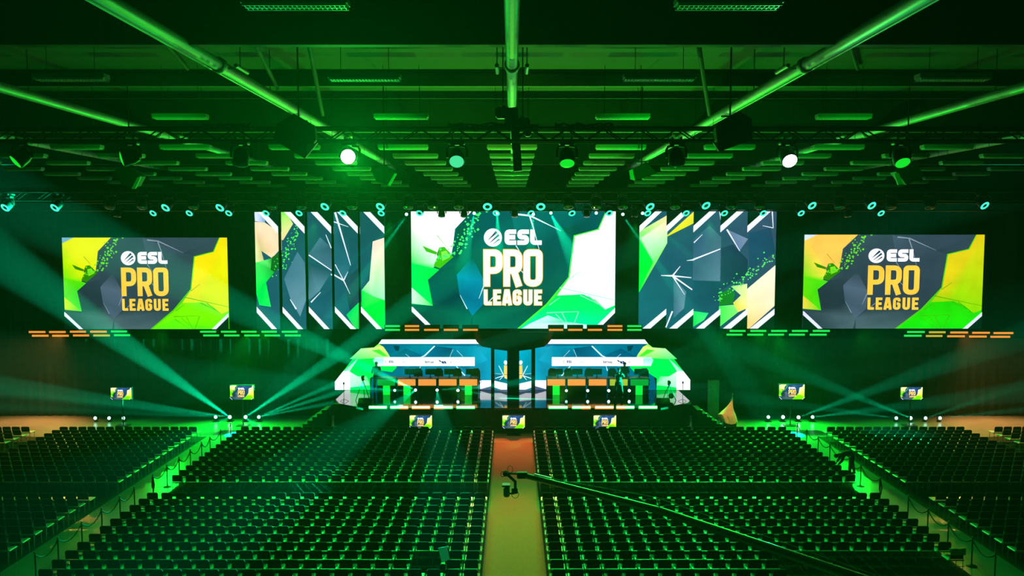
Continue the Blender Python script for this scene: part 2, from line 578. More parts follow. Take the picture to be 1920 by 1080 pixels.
# stage rig: ring lights, upper row (front truss) and lower row (rear truss), dark heads between
up_ring = [8, 101, 309, 411, 608, 712, 914, 1014, 1220, 1325, 1524, 1636, 1848]
up_dark = [205, 265, 362, 510, 565, 660, 765, 811, 860, 1066, 1118, 1168, 1266, 1372, 1425, 1575, 1672, 1745]
lo_ring = [286, 354, 428, 498, 560, 642, 714, 786, 930, 996, 1073, 1143, 1215, 1287, 1359, 1432, 1503, 1653]
lo_dark = [828, 965, 1100, 870, 1190, 1590, 220]
for i, px in enumerate(up_ring):
    py = 393 - 6 * abs(px - 960) / 950 * 0 if px > 200 else 393
    py = 389 if 500 < px < 1300 else (391 if px < 960 else 387)
    pn = -22 if px < 960 else 22
    if 850 < px < 1100: pn = 0
    o, d = place_light(at(px, py, YR - .56), 1.2, 'ring', 50, pn, 'ring-lit moving light, %s from the left in the upper row over the stage' % ORD[i + 1], 'upper ring lights over the stage')
for i, px in enumerate(up_dark):
    py = 392
    o, d = place_light(at(px, py, YR - .56), 1.3, 'dark_lens', 25, 0, 'unlit black moving light, %s from the left in the upper row over the stage' % ORD[i + 1], 'unlit upper moving lights over the stage')
for i, px in enumerate(lo_ring):
    o, d = place_light(at(px, 401, YR2 - .52), 1.05, 'ring', 50, -15 if px < 960 else 15, 'small ring-lit moving light, %s from the left in the lower row over the stage' % ORD[i + 1], 'lower ring lights over the stage')
for i, px in enumerate(sorted(lo_dark)):
    o, d = place_light(at(px, 408, YR2 - .52), 1.0, 'dark_lens', 15, 0, 'small unlit black lamp, %s from the left of those hanging before the screens' % ORD[i + 1], 'unlit lower lamps over the stage')

# ------------------------------------------------------------------ loudspeakers hung from the roof
def hung_speaker(poly, lit, Y, dep, label):
    P = [at(x, y, Y) for x, y in poly]
    c = sum(P, Vector()) / len(P)
    r = empty('hung_loudspeaker', (c.x, Y, c.z), label, 'loudspeaker', 'loudspeakers hung from the roof')
    # cabinet tapers towards its back
    n = len(P)
    f = [(p.x - c.x, 0, p.z - c.z) for p in P]
    b = [(x * .8, dep, z * .8 + .02) for x, _, z in f]
    tri = tessellate_polygon([[Vector((x, z, 0)) for x, _, z in f]])
    MB().add(f + b, [(k, (k + 1) % n, n + (k + 1) % n, n + k) for k in range(n)] + [tuple(t) for t in tri] + [tuple(n + i for i in t) for t in tri]).build('cabinet', M['speaker'], r)
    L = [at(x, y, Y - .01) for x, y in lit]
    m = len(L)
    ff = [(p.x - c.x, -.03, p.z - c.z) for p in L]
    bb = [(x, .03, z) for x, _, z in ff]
    MB().add(ff + bb, [(k, (k + 1) % m, m + (k + 1) % m, m + k) for k in range(m)] + [tuple(range(m)), tuple(range(2 * m - 1, m - 1, -1))]).build('grille_or_lit_edge', M['grille_or_lit_edge'], r)  # pale strip paints the lit edge of the dark cabinet
    MB().cyl((0, dep * .4, .1), (0, dep * .4, ZC - c.z), .02, n=6).cyl((-.2, dep * .4, .3), (.2, dep * .4, .3), .02, n=6).build('hanging_bracket', M['truss'], r)


hung_speaker([(519, 232), (551, 213), (590, 236), (592, 262), (571, 297), (512, 262)], [(577, 270), (596, 268), (572, 297)], 19.2, .55, 'big black loudspeaker hung left of the glaring green-white lamp')
hung_speaker([(1345, 230), (1385, 208), (1409, 222), (1411, 262), (1347, 285), (1342, 240)], [(1337, 268), (1345, 266), (1348, 284)], 19.2, .55, 'big black loudspeaker hung over the sloping pipe right of the truss centre')
hung_speaker([(697, 322), (716, 308), (742, 324), (730, 348), (706, 340)], [(740, 325), (744, 326), (731, 349), (727, 347)], 25, .6, 'small tilted loudspeaker with a lit edge right of the glaring lamp')
hung_speaker([(1184, 318), (1212, 304), (1232, 325), (1192, 338)], [(1180, 320), (1186, 317), (1190, 338), (1182, 336)], 25, .6, 'small tilted loudspeaker with a lit left edge beside the right pipe')
hung_speaker([(212, 322), (235, 307), (262, 330), (250, 352), (228, 346)], [(258, 333), (264, 332), (254, 354), (247, 354)], 25, .6, 'dark tilted loudspeaker hung in the far left of the ceiling lights')
hung_speaker([(1680, 322), (1716, 300), (1732, 330), (1700, 347)], [(1676, 326), (1684, 324), (1694, 345), (1684, 347)], 25, .6, 'dark tilted loudspeaker hung below the green ribbed lens on the right')


# ------------------------------------------------------------------ pictures on the screens
class Art:
    """flat picture: polygons in (x, y) of a source frame, y down"""
    def __init__(s, x0, y0, x1, y1):
        s.r = (x0, y0, x1, y1)
        s.p = []

    def poly(s, pts, c, sub=False):
        cs = c if isinstance(c, list) else [c] * len(pts)
        s.p.append((list(pts), cs))

    def line(s, p, q, w, c, w2=None):
        p, q = Vector(p), Vector(q)
        d = (q - p).normalized()
        n = Vector((-d.y, d.x))
        w2 = w if w2 is None else w2
        s.poly([tuple(p + n * w / 2), tuple(q + n * w2 / 2), tuple(q - n * w2 / 2), tuple(p - n * w / 2)], c)

    def build(s, name, origin, du, dv, m, parent=None, dn=Vector((0, -.0016, 0)), clip=None):
        """origin: world point of the top-left corner; du, dv: world vectors of full width and height"""
        x0, y0, x1, y1 = s.r
        vs, fs, cs = [], [], []
        for k, (pts, cc) in enumerate(s.p):
            q = [(min(max((x - x0) / (x1 - x0), 0), 1), min(max((y - y0) / (y1 - y0), 0), 1)) for x, y in pts]
            tri = [(0, 1, 2)] if len(q) == 3 else tessellate_polygon([[Vector((u, v, 0)) for u, v in q]])
            o = len(vs)
            vs += [tuple(origin + du * u + dv * v + dn * (k + 1)) for u, v in q]
            cs += cc
            fs += [tuple(i + o for i in t) for t in tri]
        me = bpy.data.meshes.new(name)
        me.from_pydata(vs, [], fs)
        ca = me.color_attributes.new('Picture', 'FLOAT_COLOR', 'POINT')
        for i, c in enumerate(cs):
            ca.data[i].color = (*lin(c), 1)
        me.materials.append(m)
        me.update()
        o = bpy.data.objects.new(name, me)
        col.objects.link(o)
        if parent:
            o.parent = parent
        return o


def rpath(pts, r, closed=False, n=5):
    out = []
    N = len(pts)
    for i, p in enumerate(pts):
        if not closed and i in (0, N - 1):
            out.append(Vector(p))
            continue
        a, b, c = Vector(pts[i - 1]), Vector(p), Vector(pts[(i + 1) % N])
        d1, d2 = (a - b), (c - b)
        rr = min(r, d1.length * .49, d2.length * .49)
        s, e = b + d1.normalized() * rr, b + d2.normalized() * rr
        for k in range(n + 1):
            t = k / n
            out.append(s * (1 - t) ** 2 + b * 2 * t * (1 - t) + e * t * t)
    if closed:
        out.append(out[0].copy())
    return out


def ribbon(pts, w):
    """quads along a 2D polyline"""
    L, Rr = [], []
    closed = (pts[0] - pts[-1]).length < 1e-6
    n = len(pts)
    for i in range(n):
        if closed and i in (0, n - 1):
            d1, d2 = (pts[0] - pts[-2]).normalized(), (pts[1] - pts[0]).normalized()
        else:
            d1 = (pts[i] - pts[i - 1]).normalized() if i > 0 else (pts[1] - pts[0]).normalized()
            d2 = (pts[i + 1] - pts[i]).normalized() if i < n - 1 else d1
        t = d1 + d2
        t = t.normalized() if t.length > 1e-6 else d1
        nn = Vector((-t.y, t.x))
        k = 1 / max(.5, abs(nn.dot(Vector((-d1.y, d1.x)))))
        L.append(pts[i] + nn * w / 2 * k)
        Rr.append(pts[i] - nn * w / 2 * k)
    return [[L[i], L[i + 1], Rr[i + 1], Rr[i]] for i in range(n - 1) if (pts[i] - pts[i + 1]).length > 1e-5]


def glyph(ch, w, t):
    """strokes in a box w wide and 1 high (y up): list of (points, radius, closed)"""
    h = t / 2
    D = {
        'P': [([(h, 0), (h, 1)], 0, 0), ([(h, 1 - h), (w - h, 1 - h), (w - h, .43), (h, .43)], .22, 0)],
        'R': [([(h, 0), (h, 1)], 0, 0), ([(h, 1 - h), (w - h, 1 - h), (w - h, .43), (h, .43)], .22, 0), ([(w * .55, .43), (w - h, 0)], 0, 0)],
        'O': [([(w / 2, 1 - h), (w - h, 1 - h), (w - h, h), (h, h), (h, 1 - h), (w / 2, 1 - h)], .22, 0)],
        'L': [([(h, 1), (h, h), (w, h)], .02, 0)],
        'E': [([(h, 0), (h, 1)], 0, 0), ([(h, 1 - h), (w, 1 - h)], 0, 0), ([(h, .5), (w * .9, .5)], 0, 0), ([(h, h), (w, h)], 0, 0)],
        'A': [([(h * .9, 0), (w * .42, 1)], 0, 0), ([(w - h * .9, 0), (w * .58, 1)], 0, 0), ([(w * .25, .24), (w * .75, .24)], 0, 0), ([(w * .35, 1 - h * .8), (w * .65, 1 - h * .8)], 0, 0)],
        'G': [([(w - h, .68), (w - h, 1 - h), (h, 1 - h), (h, h), (w - h, h), (w - h, .5), (w * .5, .5)], .18, 0)],
        'U': [([(h, 1), (h, h), (w - h, h), (w - h, 1)], .22, 0)],
        'e_': [([(w, 1 - h), (h, 1 - h), (h, h), (w, h)], .18, 0), ([(h, .5), (w * .92, .5)], 0, 0)],
        's_': [([(w, 1 - h), (h, 1 - h), (h, .5), (w - h, .5), (w - h, h), (0, h)], .16, 0)],
        'l_': [([(h, 1), (h, h), (w, h)], .18, 0)],
        'b': [([(h, 0), (h, 1)], 0, 0), ([(h, .62), (w - h, .62), (w - h, h), (h, h)], .15, 0)],
        'e': [([(h, .36), (w - h, .36), (w - h, .66), (h, .66), (h, h), (w, h)], .12, 0)],
        't': [([(w * .4, .95), (w * .4, h), (w, h)], .1, 0), ([(0, .68), (w, .68)], 0, 0)],
        'w': [([(h, .7), (w * .3, 0), (w * .5, .6), (w * .7, 0), (w - h, .7)], 0, 0)],
        'a': [([(h, .66), (w - h, .66), (w - h, 0)], .12, 0), ([(w - h, .38), (h, .38), (h, h), (w - h, h)], .1, 0)],
        'y': [([(h, .7), (w * .5, .05)], 0, 0), ([(w - h, .7), (w * .35, -.25)], 0, 0)],
        'i': [([(w / 2, 0), (w / 2, .68)], 0, 0), ([(w / 2, .8), (w / 2, .95)], 0, 0)],
        'n': [([(h, 0), (h, .7)], 0, 0), ([(h, .66), (w - h, .66), (w - h, 0)], .15, 0)],
        'l': [([(w / 2, 0), (w / 2, 1)], 0, 0)],
    }
    return D[ch]


def write(art, chars, x, y, w, hgt, t, gap, c, grow=0.0):
    """chars written left to right; x, y top-left; w letter width, hgt height (source units); t stroke as share of height"""
    for ch in chars:
        ww = w if not isinstance(ch, tuple) else ch[1]
        cc = ch if not isinstance(ch, tuple) else ch[0]
        for pts, r, cl in glyph(cc, ww / hgt, t):
            P = rpath([(a, b) for a, b in pts], r) if r else [Vector(p) for p in pts]
            if grow and not cl:
                P = [p.copy() for p in P]
                g = grow / 2
                P[0] = P[0] + (P[0] - P[1]).normalized() * g
                P[-1] = P[-1] + (P[-1] - P[-2]).normalized() * g
            for q in ribbon(P, t + grow):
                art.poly([(x + v.x * hgt, y + (1 - v.y) * hgt) for v in q], c)
        x += ww + gap


def logo(art, cx, s, y0, white, gold, edge=None, dark=(30, 50, 80)):
    """emblem and three lines of lettering; s = half width; y0 = top"""
    k = s / 227.0
    X = lambda v: cx + (v - 916) * k
    Y = lambda v: y0 + (v - 195) * k
    # emblem disc with slanted slashes
    art.poly([(X(762 + 70 * math.cos(a * PI / 16)), Y(268 + 71 * math.sin(a * PI / 16))) for a in range(32)], white)
    for (a, b, w) in (((722, 290), (792, 222), 17), ((735, 312), (808, 246), 15), ((758, 322), (812, 280), 10)):
        art.line((X(a[0]), Y(a[1])), (X(b[0]), Y(b[1])), 2 * k, dark, w * 1.3 * k)
    write(art, ['e_', 's_', 'l_'], X(852), Y(205), 90 * k, 120 * k, .29, 9 * k, white)
    for ch, x, w in (('P', 690, 145), ('R', 845, 143), ('O', 1000, 145)):
        if edge:
            write(art, [ch], X(x), Y(362), w * k, 288 * k, .165, 0, edge, .035)
        write(art, [ch], X(x), Y(362), w * k, 288 * k, .165, 0, gold)
    for i, (ch, x, w) in enumerate((('L', 693, 58), ('E', 765, 58), ('A', 835, 72), ('G', 917, 66), ('U', 1000, 66), ('E', 1083, 58))):
        if edge:
            write(art, [ch], X(x), Y(677), w * k, 120 * k, .21, 0, edge, .07)
        write(art, [ch], X(x), Y(677), w * k, 120 * k, .21, 0, gold)


def pro_art(pal):
    a = Art(128, 62, 1712, 985)
    P = pal
    a.poly([(128, 62), (920, 62), (1712, 62), (1712, 985), (920, 985), (128, 985)], [P['bg1'], P['bg2'], P['bg1'], P['bg3'], P['bg3'], P['bg3']])
    a.poly([(900, 62), (1290, 215), (1130, 620), (980, 500)], [P['bg2'], P['bg1'], P['bg3'], P['bg3']])
    a.poly([(1640, 62), (1290, 215), (1395, 255), (1580, 205)], [P['bg1'], P['bg3'], P['bg3'], P['bg1']])
    a.poly([(480, 200), (640, 70), (690, 560), (480, 560)], [P['bg3'], P['bg1'], P['bg3'], P['bg3']])
    a.poly([(255, 600), (345, 520), (480, 480), (500, 720), (430, 780), (300, 785)], [P['dk'], P['dk'], P['bg3'], P['dk'], P['dk'], P['dk']])
    a.poly([(480, 560), (600, 420), (700, 620), (690, 790), (600, 885), (500, 720)], [P['f1'], P['bg3'], P['f1'], P['f2'], P['f1'], P['f2']])
    a.poly([(300, 785), (430, 775), (500, 720), (600, 885), (580, 985), (300, 985), (135, 815)], [P['bg3'], P['dk'], P['dk'], P['f3'], P['f3'], P['bg3'], P['bg3']])
    a.poly([(700, 800), (1100, 780), (1180, 800), (960, 985), (600, 985), (600, 885)], [P['bg3'], P['bg3'], P['bg3'], P['f3'], P['f3'], P['f3']])
    # left bright shards
    L1, L2, L3 = P['l1'], P['l2'], P['l3']
    a.poly([(128, 455), (290, 500), (345, 520), (255, 600), (292, 805), (128, 790)], [L2, L2, L3, L3, L3, L2])
    a.poly([(128, 62), (598, 62), (468, 200), (452, 330), (440, 400), (385, 340), (345, 345), (325, 400), (345, 460), (290, 510), (128, 470)],
           [L1, L1, L1, L1, P['l1b'], L1, L1, L1, P['l1b'], L2, L2])
    a.poly([(128, 62), (240, 62), (128, 120)], P['corner'])
    a.poly([(128, 660), (292, 805), (128, 785)], [P['l1b'], L3, P['l1b']])
    a.poly([(215, 332), (330, 382), (322, 402), (245, 378)], P['notch'])
    a.poly([(345, 345), (385, 340), (455, 420), (350, 510), (300, 490), (330, 420)], P['notch'])
    a.poly([(360, 380), (400, 370), (430, 420), (370, 450)], P['spark'])
    a.line((330, 250), (400, 340), 5, P['notch'], 2)
    # right bright shards
    R1, R1b, R2, R2b = P['r1'], P['r1b'], P['r2'], P['r2b']
    e = P['edge']
    a.poly([(1712, 62), (1635, 62), (1574, 200), (1388, 250), (1347, 580), (1175, 790), (950, 985), (1712, 985)], e)
    a.poly([(1712, 62), (1642, 62), (1582, 207), (1397, 257), (1358, 580), (1262, 722), (1460, 715), (1560, 760), (1640, 835), (1712, 800)],
           [R1, R1, R1, R1, R1, R1b, R1b, R1b, R1b, R1b])
    a.poly([(1250, 728), (1460, 712), (1560, 757), (1640, 832), (1712, 800), (1712, 985), (968, 985), (1185, 800)], [R2, R2, R2, R2, R2, R2b, R2b, R2])
    a.poly([(1050, 945), (1190, 880), (1330, 930), (1500, 955), (1560, 985), (985, 985)], [P['r3'], P['r3'], R2b, P['r3'], P['r3'], P['r3']])
    for (p, q) in (((1190, 885), (1330, 985)), ((1250, 870), (1330, 950)), ((1300, 860), (1360, 985)), ((1430, 850), (1380, 985)), ((1500, 720), (1640, 835)), ((1200, 800), (1280, 740)), ((1180, 860), (1420, 850)), ((1440, 720), (1600, 800)), ((1350, 600), (1440, 530)), ((1280, 660), (1712, 760))):
        a.line(p, q, 7, P['vein'], 4)
    # fine white cracks
    for (p, q, w, w2) in (((945, 85), (1045, 97), 14, 12), ((1045, 95), (1290, 215), 14, 2), ((1045, 95), (1078, 200), 12, 8), ((1078, 200), (1125, 380), 8, 3), ((505, 720), (560, 830), 3, 7),
                          ((692, 640), (652, 748), 8, 3), ((765, 735), (700, 800), 7, 3), ((975, 520), (1010, 560), 5, 5), ((940, 330), (990, 410), 7, 3)):
        a.line(p, q, w, P['crack'], w2)
    # scattered green flecks
    rnd = random.Random(3)
    for k in range(95):
        t = rnd.random()
        x = 650 - 230 * t + rnd.gauss(0, 34)
        y = 80 + 370 * t + rnd.gauss(0, 26)
        if t > .85: x -= 60
        r = rnd.uniform(5, 12)
        a.poly([(x - r, y), (x, y - r), (x + r, y), (x, y + r)], P['fleck'])
    # cut corners with white bars
    blk = P['cut']
    a.poly([(128, 850), (265, 985), (128, 985)], blk)
    a.poly([(128, 812), (135, 812), (305, 985), (265, 985), (128, 850)], P['bar'])
    a.poly([(1712, 858), (1712, 985), (1590, 985)], blk)
    a.poly([(1712, 820), (1712, 860), (1590, 985), (1545, 985)], P['bar'])
    logo(a, 916, 227, 195, P['white'], P['gold'], P.get('goldedge'))
    return a


MAIN = dict(bg1=(2, 72, 76), bg2=(8, 92, 98), bg3=(2, 66, 52), dk=(0, 48, 58), f1=(0, 118, 145), f2=(0, 96, 122), f3=(0, 92, 72),  # teal backgrounds carry the tint of the haze in front of the screen
            l1=(242, 238, 236), l1b=(190, 230, 200), l2=(0, 228, 80), l3=(0, 205, 60), corner=(225, 235, 245), notch=(50, 165, 10), spark=(120, 230, 60),
            edge=(60, 220, 40), r1=(240, 238, 238), r1b=(215, 222, 245), r2=(0, 232, 90), r2b=(0, 235, 150), r3=(175, 228, 215), vein=(130, 215, 170),
            crack=(200, 225, 235), fleck=(60, 225, 100), cut=(4, 14, 26), bar=(222, 225, 240), white=(240, 240, 250), gold=(250, 238, 218), goldedge=(225, 170, 60))  # goldedge paints the bloom around the bright letters
SIDE = dict(bg1=(44, 62, 76), bg2=(60, 78, 96), bg3=(38, 54, 66), dk=(30, 44, 56), f1=(70, 88, 108), f2=(58, 76, 94), f3=(66, 88, 98),
            l1=(212, 218, 4), l1b=(190, 214, 10), l2=(90, 205, 5), l3=(60, 200, 10), corner=(110, 160, 190), notch=(40, 120, 0), spark=(110, 210, 20),
            edge=(70, 190, 10), r1=(226, 208, 10), r1b=(190, 215, 0), r2=(110, 220, 0), r2b=(90, 225, 0), r3=(80, 220, 10), vein=(60, 160, 0),
            crack=(120, 135, 150), fleck=(90, 200, 30), cut=(2, 22, 14), bar=(205, 210, 228), white=(235, 238, 245), gold=(238, 188, 62))
SIDE2 = dict(SIDE, l1=(240, 185, 75), l1b=(220, 200, 60), corner=(190, 205, 225), r1=(205, 190, 20), r2=(30, 200, 0), r2b=(20, 215, 0), r3=(20, 205, 5), r1b=(130, 200, 0))
TVP = dict(SIDE, bg1=(30, 60, 110), bg2=(40, 70, 120), bg3=(20, 40, 80), l1=(225, 225, 150), r1=(235, 220, 160), gold=(245, 200, 90), crack=(80, 110, 160))


def screen(name, x0, y0, x1, y1, Y, art, m, label, cat, group=None, depth=.14, parent=None, rim=.05):
    tl, br = at(x0, y0, Y), at(x1, y1, Y)
    w, h = br.x - tl.x, tl.z - br.z
    t = empty(name, ((tl.x + br.x) / 2, Y, br.z), label, cat, group)
    MB().box((0, depth / 2 + .02, h / 2), (w + rim, depth, h + rim)).build('casing', M['black'], t)
    art.build('picture', Vector((-w / 2, 0, h)), Vector((w, 0, 0)), Vector((0, 0, -h)), m, t, Vector((0, -.0005, 0)))
    return t, w, h, tl, br


YS = 50.0
t, w, h, tl, br = screen('video_screen', 770.5, 396, 1152.5, 616, YS, pro_art(MAIN), M['scr_main'], 'large central video screen above the stage with near-white and green shards', 'screen', depth=.3)
for sx in (-1, 1):
    MB().cyl((sx * w * .3, .2, h), (sx * w * .3, .2, zr2 - br.z + 1.5), .03, n=6).build('hanging_cable', M['truss'], t)
t, w, h, tl, br = screen('video_screen', 116, 445.5, 430, 617, YS, pro_art(SIDE), M['scr_side'], 'yellow-green video screen hanging at the far left of the stage', 'screen', depth=.3)
for sx in (-1, 1):
    MB().cyl((sx * w * .3, .2, h), (sx * w * .3, .2, h + 3.0), .03, n=6).build('hanging_cable', M['truss'], t)
t, w, h, tl, br = screen('video_screen', 1508.5, 440, 1839, 616, YS, pro_art(SIDE2), M['scr_side'], 'video screen with orange upper corner hanging at the far right of the stage', 'screen', depth=.3)
for sx in (-1, 1):
    MB().cyl((sx * w * .3, .2, h), (sx * w * .3, .2, h + 3.0), .03, n=6).build('hanging_cable', M['truss'], t)


# five narrow screens on each side of the main one: one wide picture cut in five
def left_panels():
    a = Art(1142, 50, 1870, 702)
    b1, b2, b3 = (26, 74, 92), (18, 58, 74), (20, 92, 108)
    a.poly([(1142, 50), (1870, 50), (1870, 702), (1142, 702)], [b1, b2, b3, b1])
    a.poly([(1300, 420), (1385, 270), (1430, 330), (1437, 530), (1395, 632), (1340, 540)], [(60, 105, 128)] * 3 + [(88, 130, 150)] * 3)
    a.poly([(1437, 285), (1510, 190), (1580, 250), (1580, 370)], [(50, 92, 112), (66, 110, 130), (40, 80, 100), (60, 100, 125)])
    a.poly([(1437, 330), (1577, 380), (1500, 490), (1437, 540)], [(20, 62, 80), (26, 74, 92), (80, 125, 145), (70, 115, 135)])
    a.poly([(1437, 560), (1500, 500), (1580, 480), (1580, 640), (1520, 640)], [(24, 82, 104), (30, 90, 112), (20, 70, 90), (30, 95, 112), (26, 84, 100)])
    a.poly([(1582, 60), (1665, 130), (1680, 345), (1635, 430), (1582, 330)], [(24, 84, 100), (16, 60, 76), (30, 90, 108), (50, 110, 130), (30, 90, 108)])
    a.poly([(1635, 430), (1725, 360), (1727, 550), (1670, 600)], [(28, 70, 86), (22, 54, 70), (28, 62, 78), (16, 50, 66)])
    a.poly([(1142, 50), (1215, 50), (1205, 110), (1145, 100)], [(205, 215, 240), (110, 160, 205), (120, 150, 190), (205, 215, 240)])
    a.poly([(1142, 104), (1205, 108), (1290, 160), (1290, 262), (1245, 305), (1180, 265), (1195, 320), (1142, 340)], [(244, 205, 170)] * 5 + [(190, 180, 120)] * 2 + [(210, 235, 160)])
    a.poly([(1142, 330), (1195, 318), (1245, 305), (1262, 380), (1205, 440), (1232, 577), (1160, 567), (1142, 500)], [(60, 225, 90), (90, 235, 110), (20, 130, 30), (20, 150, 40), (0, 215, 70), (30, 240, 90), (0, 225, 80), (0, 220, 70)])
    a.poly([(1290, 50), (1322, 50), (1362, 115), (1300, 205), (1290, 205)], [(110, 220, 70), (80, 220, 40), (205, 215, 130), (225, 205, 150), (225, 205, 150)])
    a.poly([(1245, 300), (1295, 270), (1290, 350), (1262, 385), (1235, 370)], (14, 90, 30))
    a.poly([(1800, 213), (1868, 192), (1868, 545), (1800, 520), (1730, 485), (1778, 430)], [(225, 205, 190), (238, 205, 190), (150, 230, 180), (130, 230, 160), (90, 225, 120), (195, 225, 185)])
    a.poly([(1730, 483), (1800, 518), (1868, 540), (1868, 702), (1835, 690), (1730, 590)], [(0, 225, 70), (60, 225, 90), (0, 230, 60), (0, 225, 50), (0, 215, 40), (0, 220, 60)])
    a.poly([(1648, 622), (1727, 550), (1727, 702), (1700, 700)], [(0, 200, 90), (0, 215, 80), (0, 190, 60), (40, 210, 90)])
    cr = (215, 225, 235)
    for (p, q, w_, w2) in (((1440, 288), (1577, 374), 7, 5), ((1448, 552), (1508, 495), 8, 3), ((1590, 52), (1678, 345), 12, 4), ((1582, 104), (1668, 132), 6, 2), ((1572, 395), (1635, 430), 8, 8),
                           ((1635, 430), (1662, 380), 7, 2), ((1635, 430), (1672, 505), 7, 2), ((1585, 340), (1635, 430), 5, 5), ((1335, 535), (1372, 590), 4, 9), ((1545, 175), (1577, 250), 4, 6)):
        a.line(p, q, w_, cr, w2)
    rnd = random.Random(5)
    for k in range(80):
        tt = rnd.random()
        x, y, r = 1385 - 110 * tt + rnd.gauss(0, 17), 145 + 230 * tt + rnd.gauss(0, 22), rnd.uniform(2.5, 6)
        a.poly([(x - r, y), (x, y - r), (x + r, y), (x, y + r)], (70, 220, 80))
    for i, x in enumerate((1142, 1288, 1434, 1580, 1725)):
        z = 146
        a.poly([(x + 62, 50), (x + z, 50), (x + z, 130)], (2, 24, 14))
        a.poly([(x + 22, 50), (x + 62, 50), (x + z, 132), (x + z, 172)], (225, 226, 242))
        a.poly([(x, 608), (x + 92, 702), (x, 702)], (2, 22, 14))
        a.poly([(x, 575), (x + 125, 702), (x + 92, 702), (x, 608)], (222, 224, 242))
    return a


def right_panels():
    a = Art(52, 38, 768, 668)
    b1, b2 = (26, 74, 96), (22, 62, 82)
    a.poly([(52, 38), (768, 38), (768, 668), (52, 668)], [(20, 78, 90), (50, 74, 98), (22, 60, 80), (18, 88, 104)])
    a.poly([(235, 395), (300, 470), (290, 560), (238, 612)], [(50, 100, 120), (80, 120, 140), (90, 130, 150), (50, 100, 120)])
    a.poly([(340, 190), (420, 120), (478, 180), (478, 415), (340, 410)], [(40, 86, 110), (56, 100, 120), (60, 96, 118), (78, 112, 134), (50, 92, 112)])
    a.poly([(340, 410), (478, 415), (478, 560), (420, 585), (335, 575)], [(20, 70, 88), (16, 58, 76), (22, 70, 90), (26, 80, 98), (20, 80, 96)])
    a.poly([(484, 240), (545, 220), (620, 300), (620, 380), (540, 430), (484, 470)], [(26, 56, 80), (24, 50, 72), (20, 46, 66), (16, 44, 62), (20, 50, 70), (20, 56, 78)])
    a.poly([(520, 142), (620, 190), (580, 252)], [(90, 116, 146), (110, 134, 160), (90, 118, 150)])
    a.poly([(632, 160), (740, 130), (765, 260), (640, 360)], [(26, 72, 96), (30, 64, 90), (22, 58, 84), (26, 64, 90)])
    a.poly([(200, 60), (198, 205), (55, 475), (52, 470), (52, 150)], [(244, 215, 160), (150, 230, 120), (0, 210, 30), (0, 215, 40), (130, 230, 110)])
    a.poly([(52, 188), (125, 312), (52, 470)], (0, 226, 50))
    a.poly([(60, 185), (195, 90), (198, 205), (125, 312)], [(200, 235, 200), (240, 215, 175), (170, 235, 170), (100, 232, 110)])
    a.poly([(200, 172), (335, 42), (342, 102), (200, 178)], [(210, 210, 20), (235, 215, 60), (205, 215, 30), (190, 205, 10)])
    a.poly([(333, 572), (422, 585), (400, 622), (333, 668)], [(0, 210, 80), (40, 215, 120), (60, 220, 110), (0, 205, 50)])
    a.poly([(478, 548), (560, 540), (578, 580), (478, 668)], [(40, 220, 70), (130, 235, 120), (120, 235, 110), (60, 225, 80)])
    a.poly([(540, 442), (620, 428), (620, 560), (578, 580), (552, 530), (590, 490)], [(150, 225, 120), (200, 235, 150), (235, 215, 120), (230, 200, 90), (200, 210, 60), (210, 225, 150)])
    a.poly([(484, 485), (530, 455), (562, 480), (548, 535), (484, 545)], (20, 120, 30))
    a.poly([(625, 462), (680, 410), (768, 328), (768, 545), (645, 668), (618, 668)], [(225, 235, 190), (242, 226, 200), (242, 220, 200), (240, 215, 180), (240, 200, 110), (238, 196, 100)])
    cr = (225, 230, 240)
    for (p, q, w_, w2) in (((165, 384), (230, 386), 3, 9), ((230, 386), (268, 335), 8, 3), ((230, 386), (325, 396), 8, 4), ((230, 386), (292, 486), 7, 2), ((230, 386), (330, 460), 8, 6),
                           ((232, 575), (200, 662), 8, 6), ((343, 210), (385, 166), 6, 2), ((340, 300), (475, 243), 8, 5), ((300, 305), (340, 300), 2, 8), ((515, 140), (580, 254), 8, 3),
                           ((745, 42), (752, 132), 6, 3), ((700, 120), (752, 132), 2, 4), ((468, 42), (478, 110), 6, 3)):
        a.line(p, q, w_, cr, w2)
    rnd = random.Random(9)
    for k in range(85):
        tt = rnd.random()
        x, y, r = 470 + 290 * tt + rnd.gauss(0, 12), 500 - 225 * tt + rnd.gauss(0, 22), rnd.uniform(2.5, 6)
        a.poly([(x - r, y), (x, y - r), (x + r, y), (x, y + r)], (80, 220, 90))
    for i, x in enumerate((52, 195.2, 338.4, 481.6, 624.8)):
        z = 143.2
        a.poly([(x, 38), (x + 86, 38), (x, 122)], (2, 24, 14))
        a.poly([(x + 86, 38), (x + 120, 38), (x, 157), (x, 122)], (225, 226, 242))
        a.poly([(x + z, 592), (x + z, 668), (x + 62, 668)], (2, 24, 14))
        a.poly([(x + z, 560), (x + z, 592), (x + 62, 668), (x + 22, 668)], (222, 224, 242))
    return a


def cut_art(a, x0, x1):
    """the part of a picture between two x of its frame"""
    b = Art(x0, a.r[1], x1, a.r[3])
    for pts, cs in a.p:
        P = [(*p, *c) for p, c in zip(pts, cs)]
        for side, lim in ((0, x0), (1, x1)):
            out = []
            for i in range(len(P)):
                p, q = P[i - 1], P[i]
                ip = p[0] >= lim if side == 0 else p[0] <= lim
                iq = q[0] >= lim if side == 0 else q[0] <= lim
                if ip != iq:
                    t_ = (lim - p[0]) / (q[0] - p[0])
                    out.append(tuple(p[k] + (q[k] - p[k]) * t_ for k in range(5)))
                if iq:
                    out.append(q)
            P = out
            if len(P) < 3:
                break
        if len(P) >= 3:
            b.poly([(p[0], p[1]) for p in P], [(p[2], p[3], p[4]) for p in P])
    return b


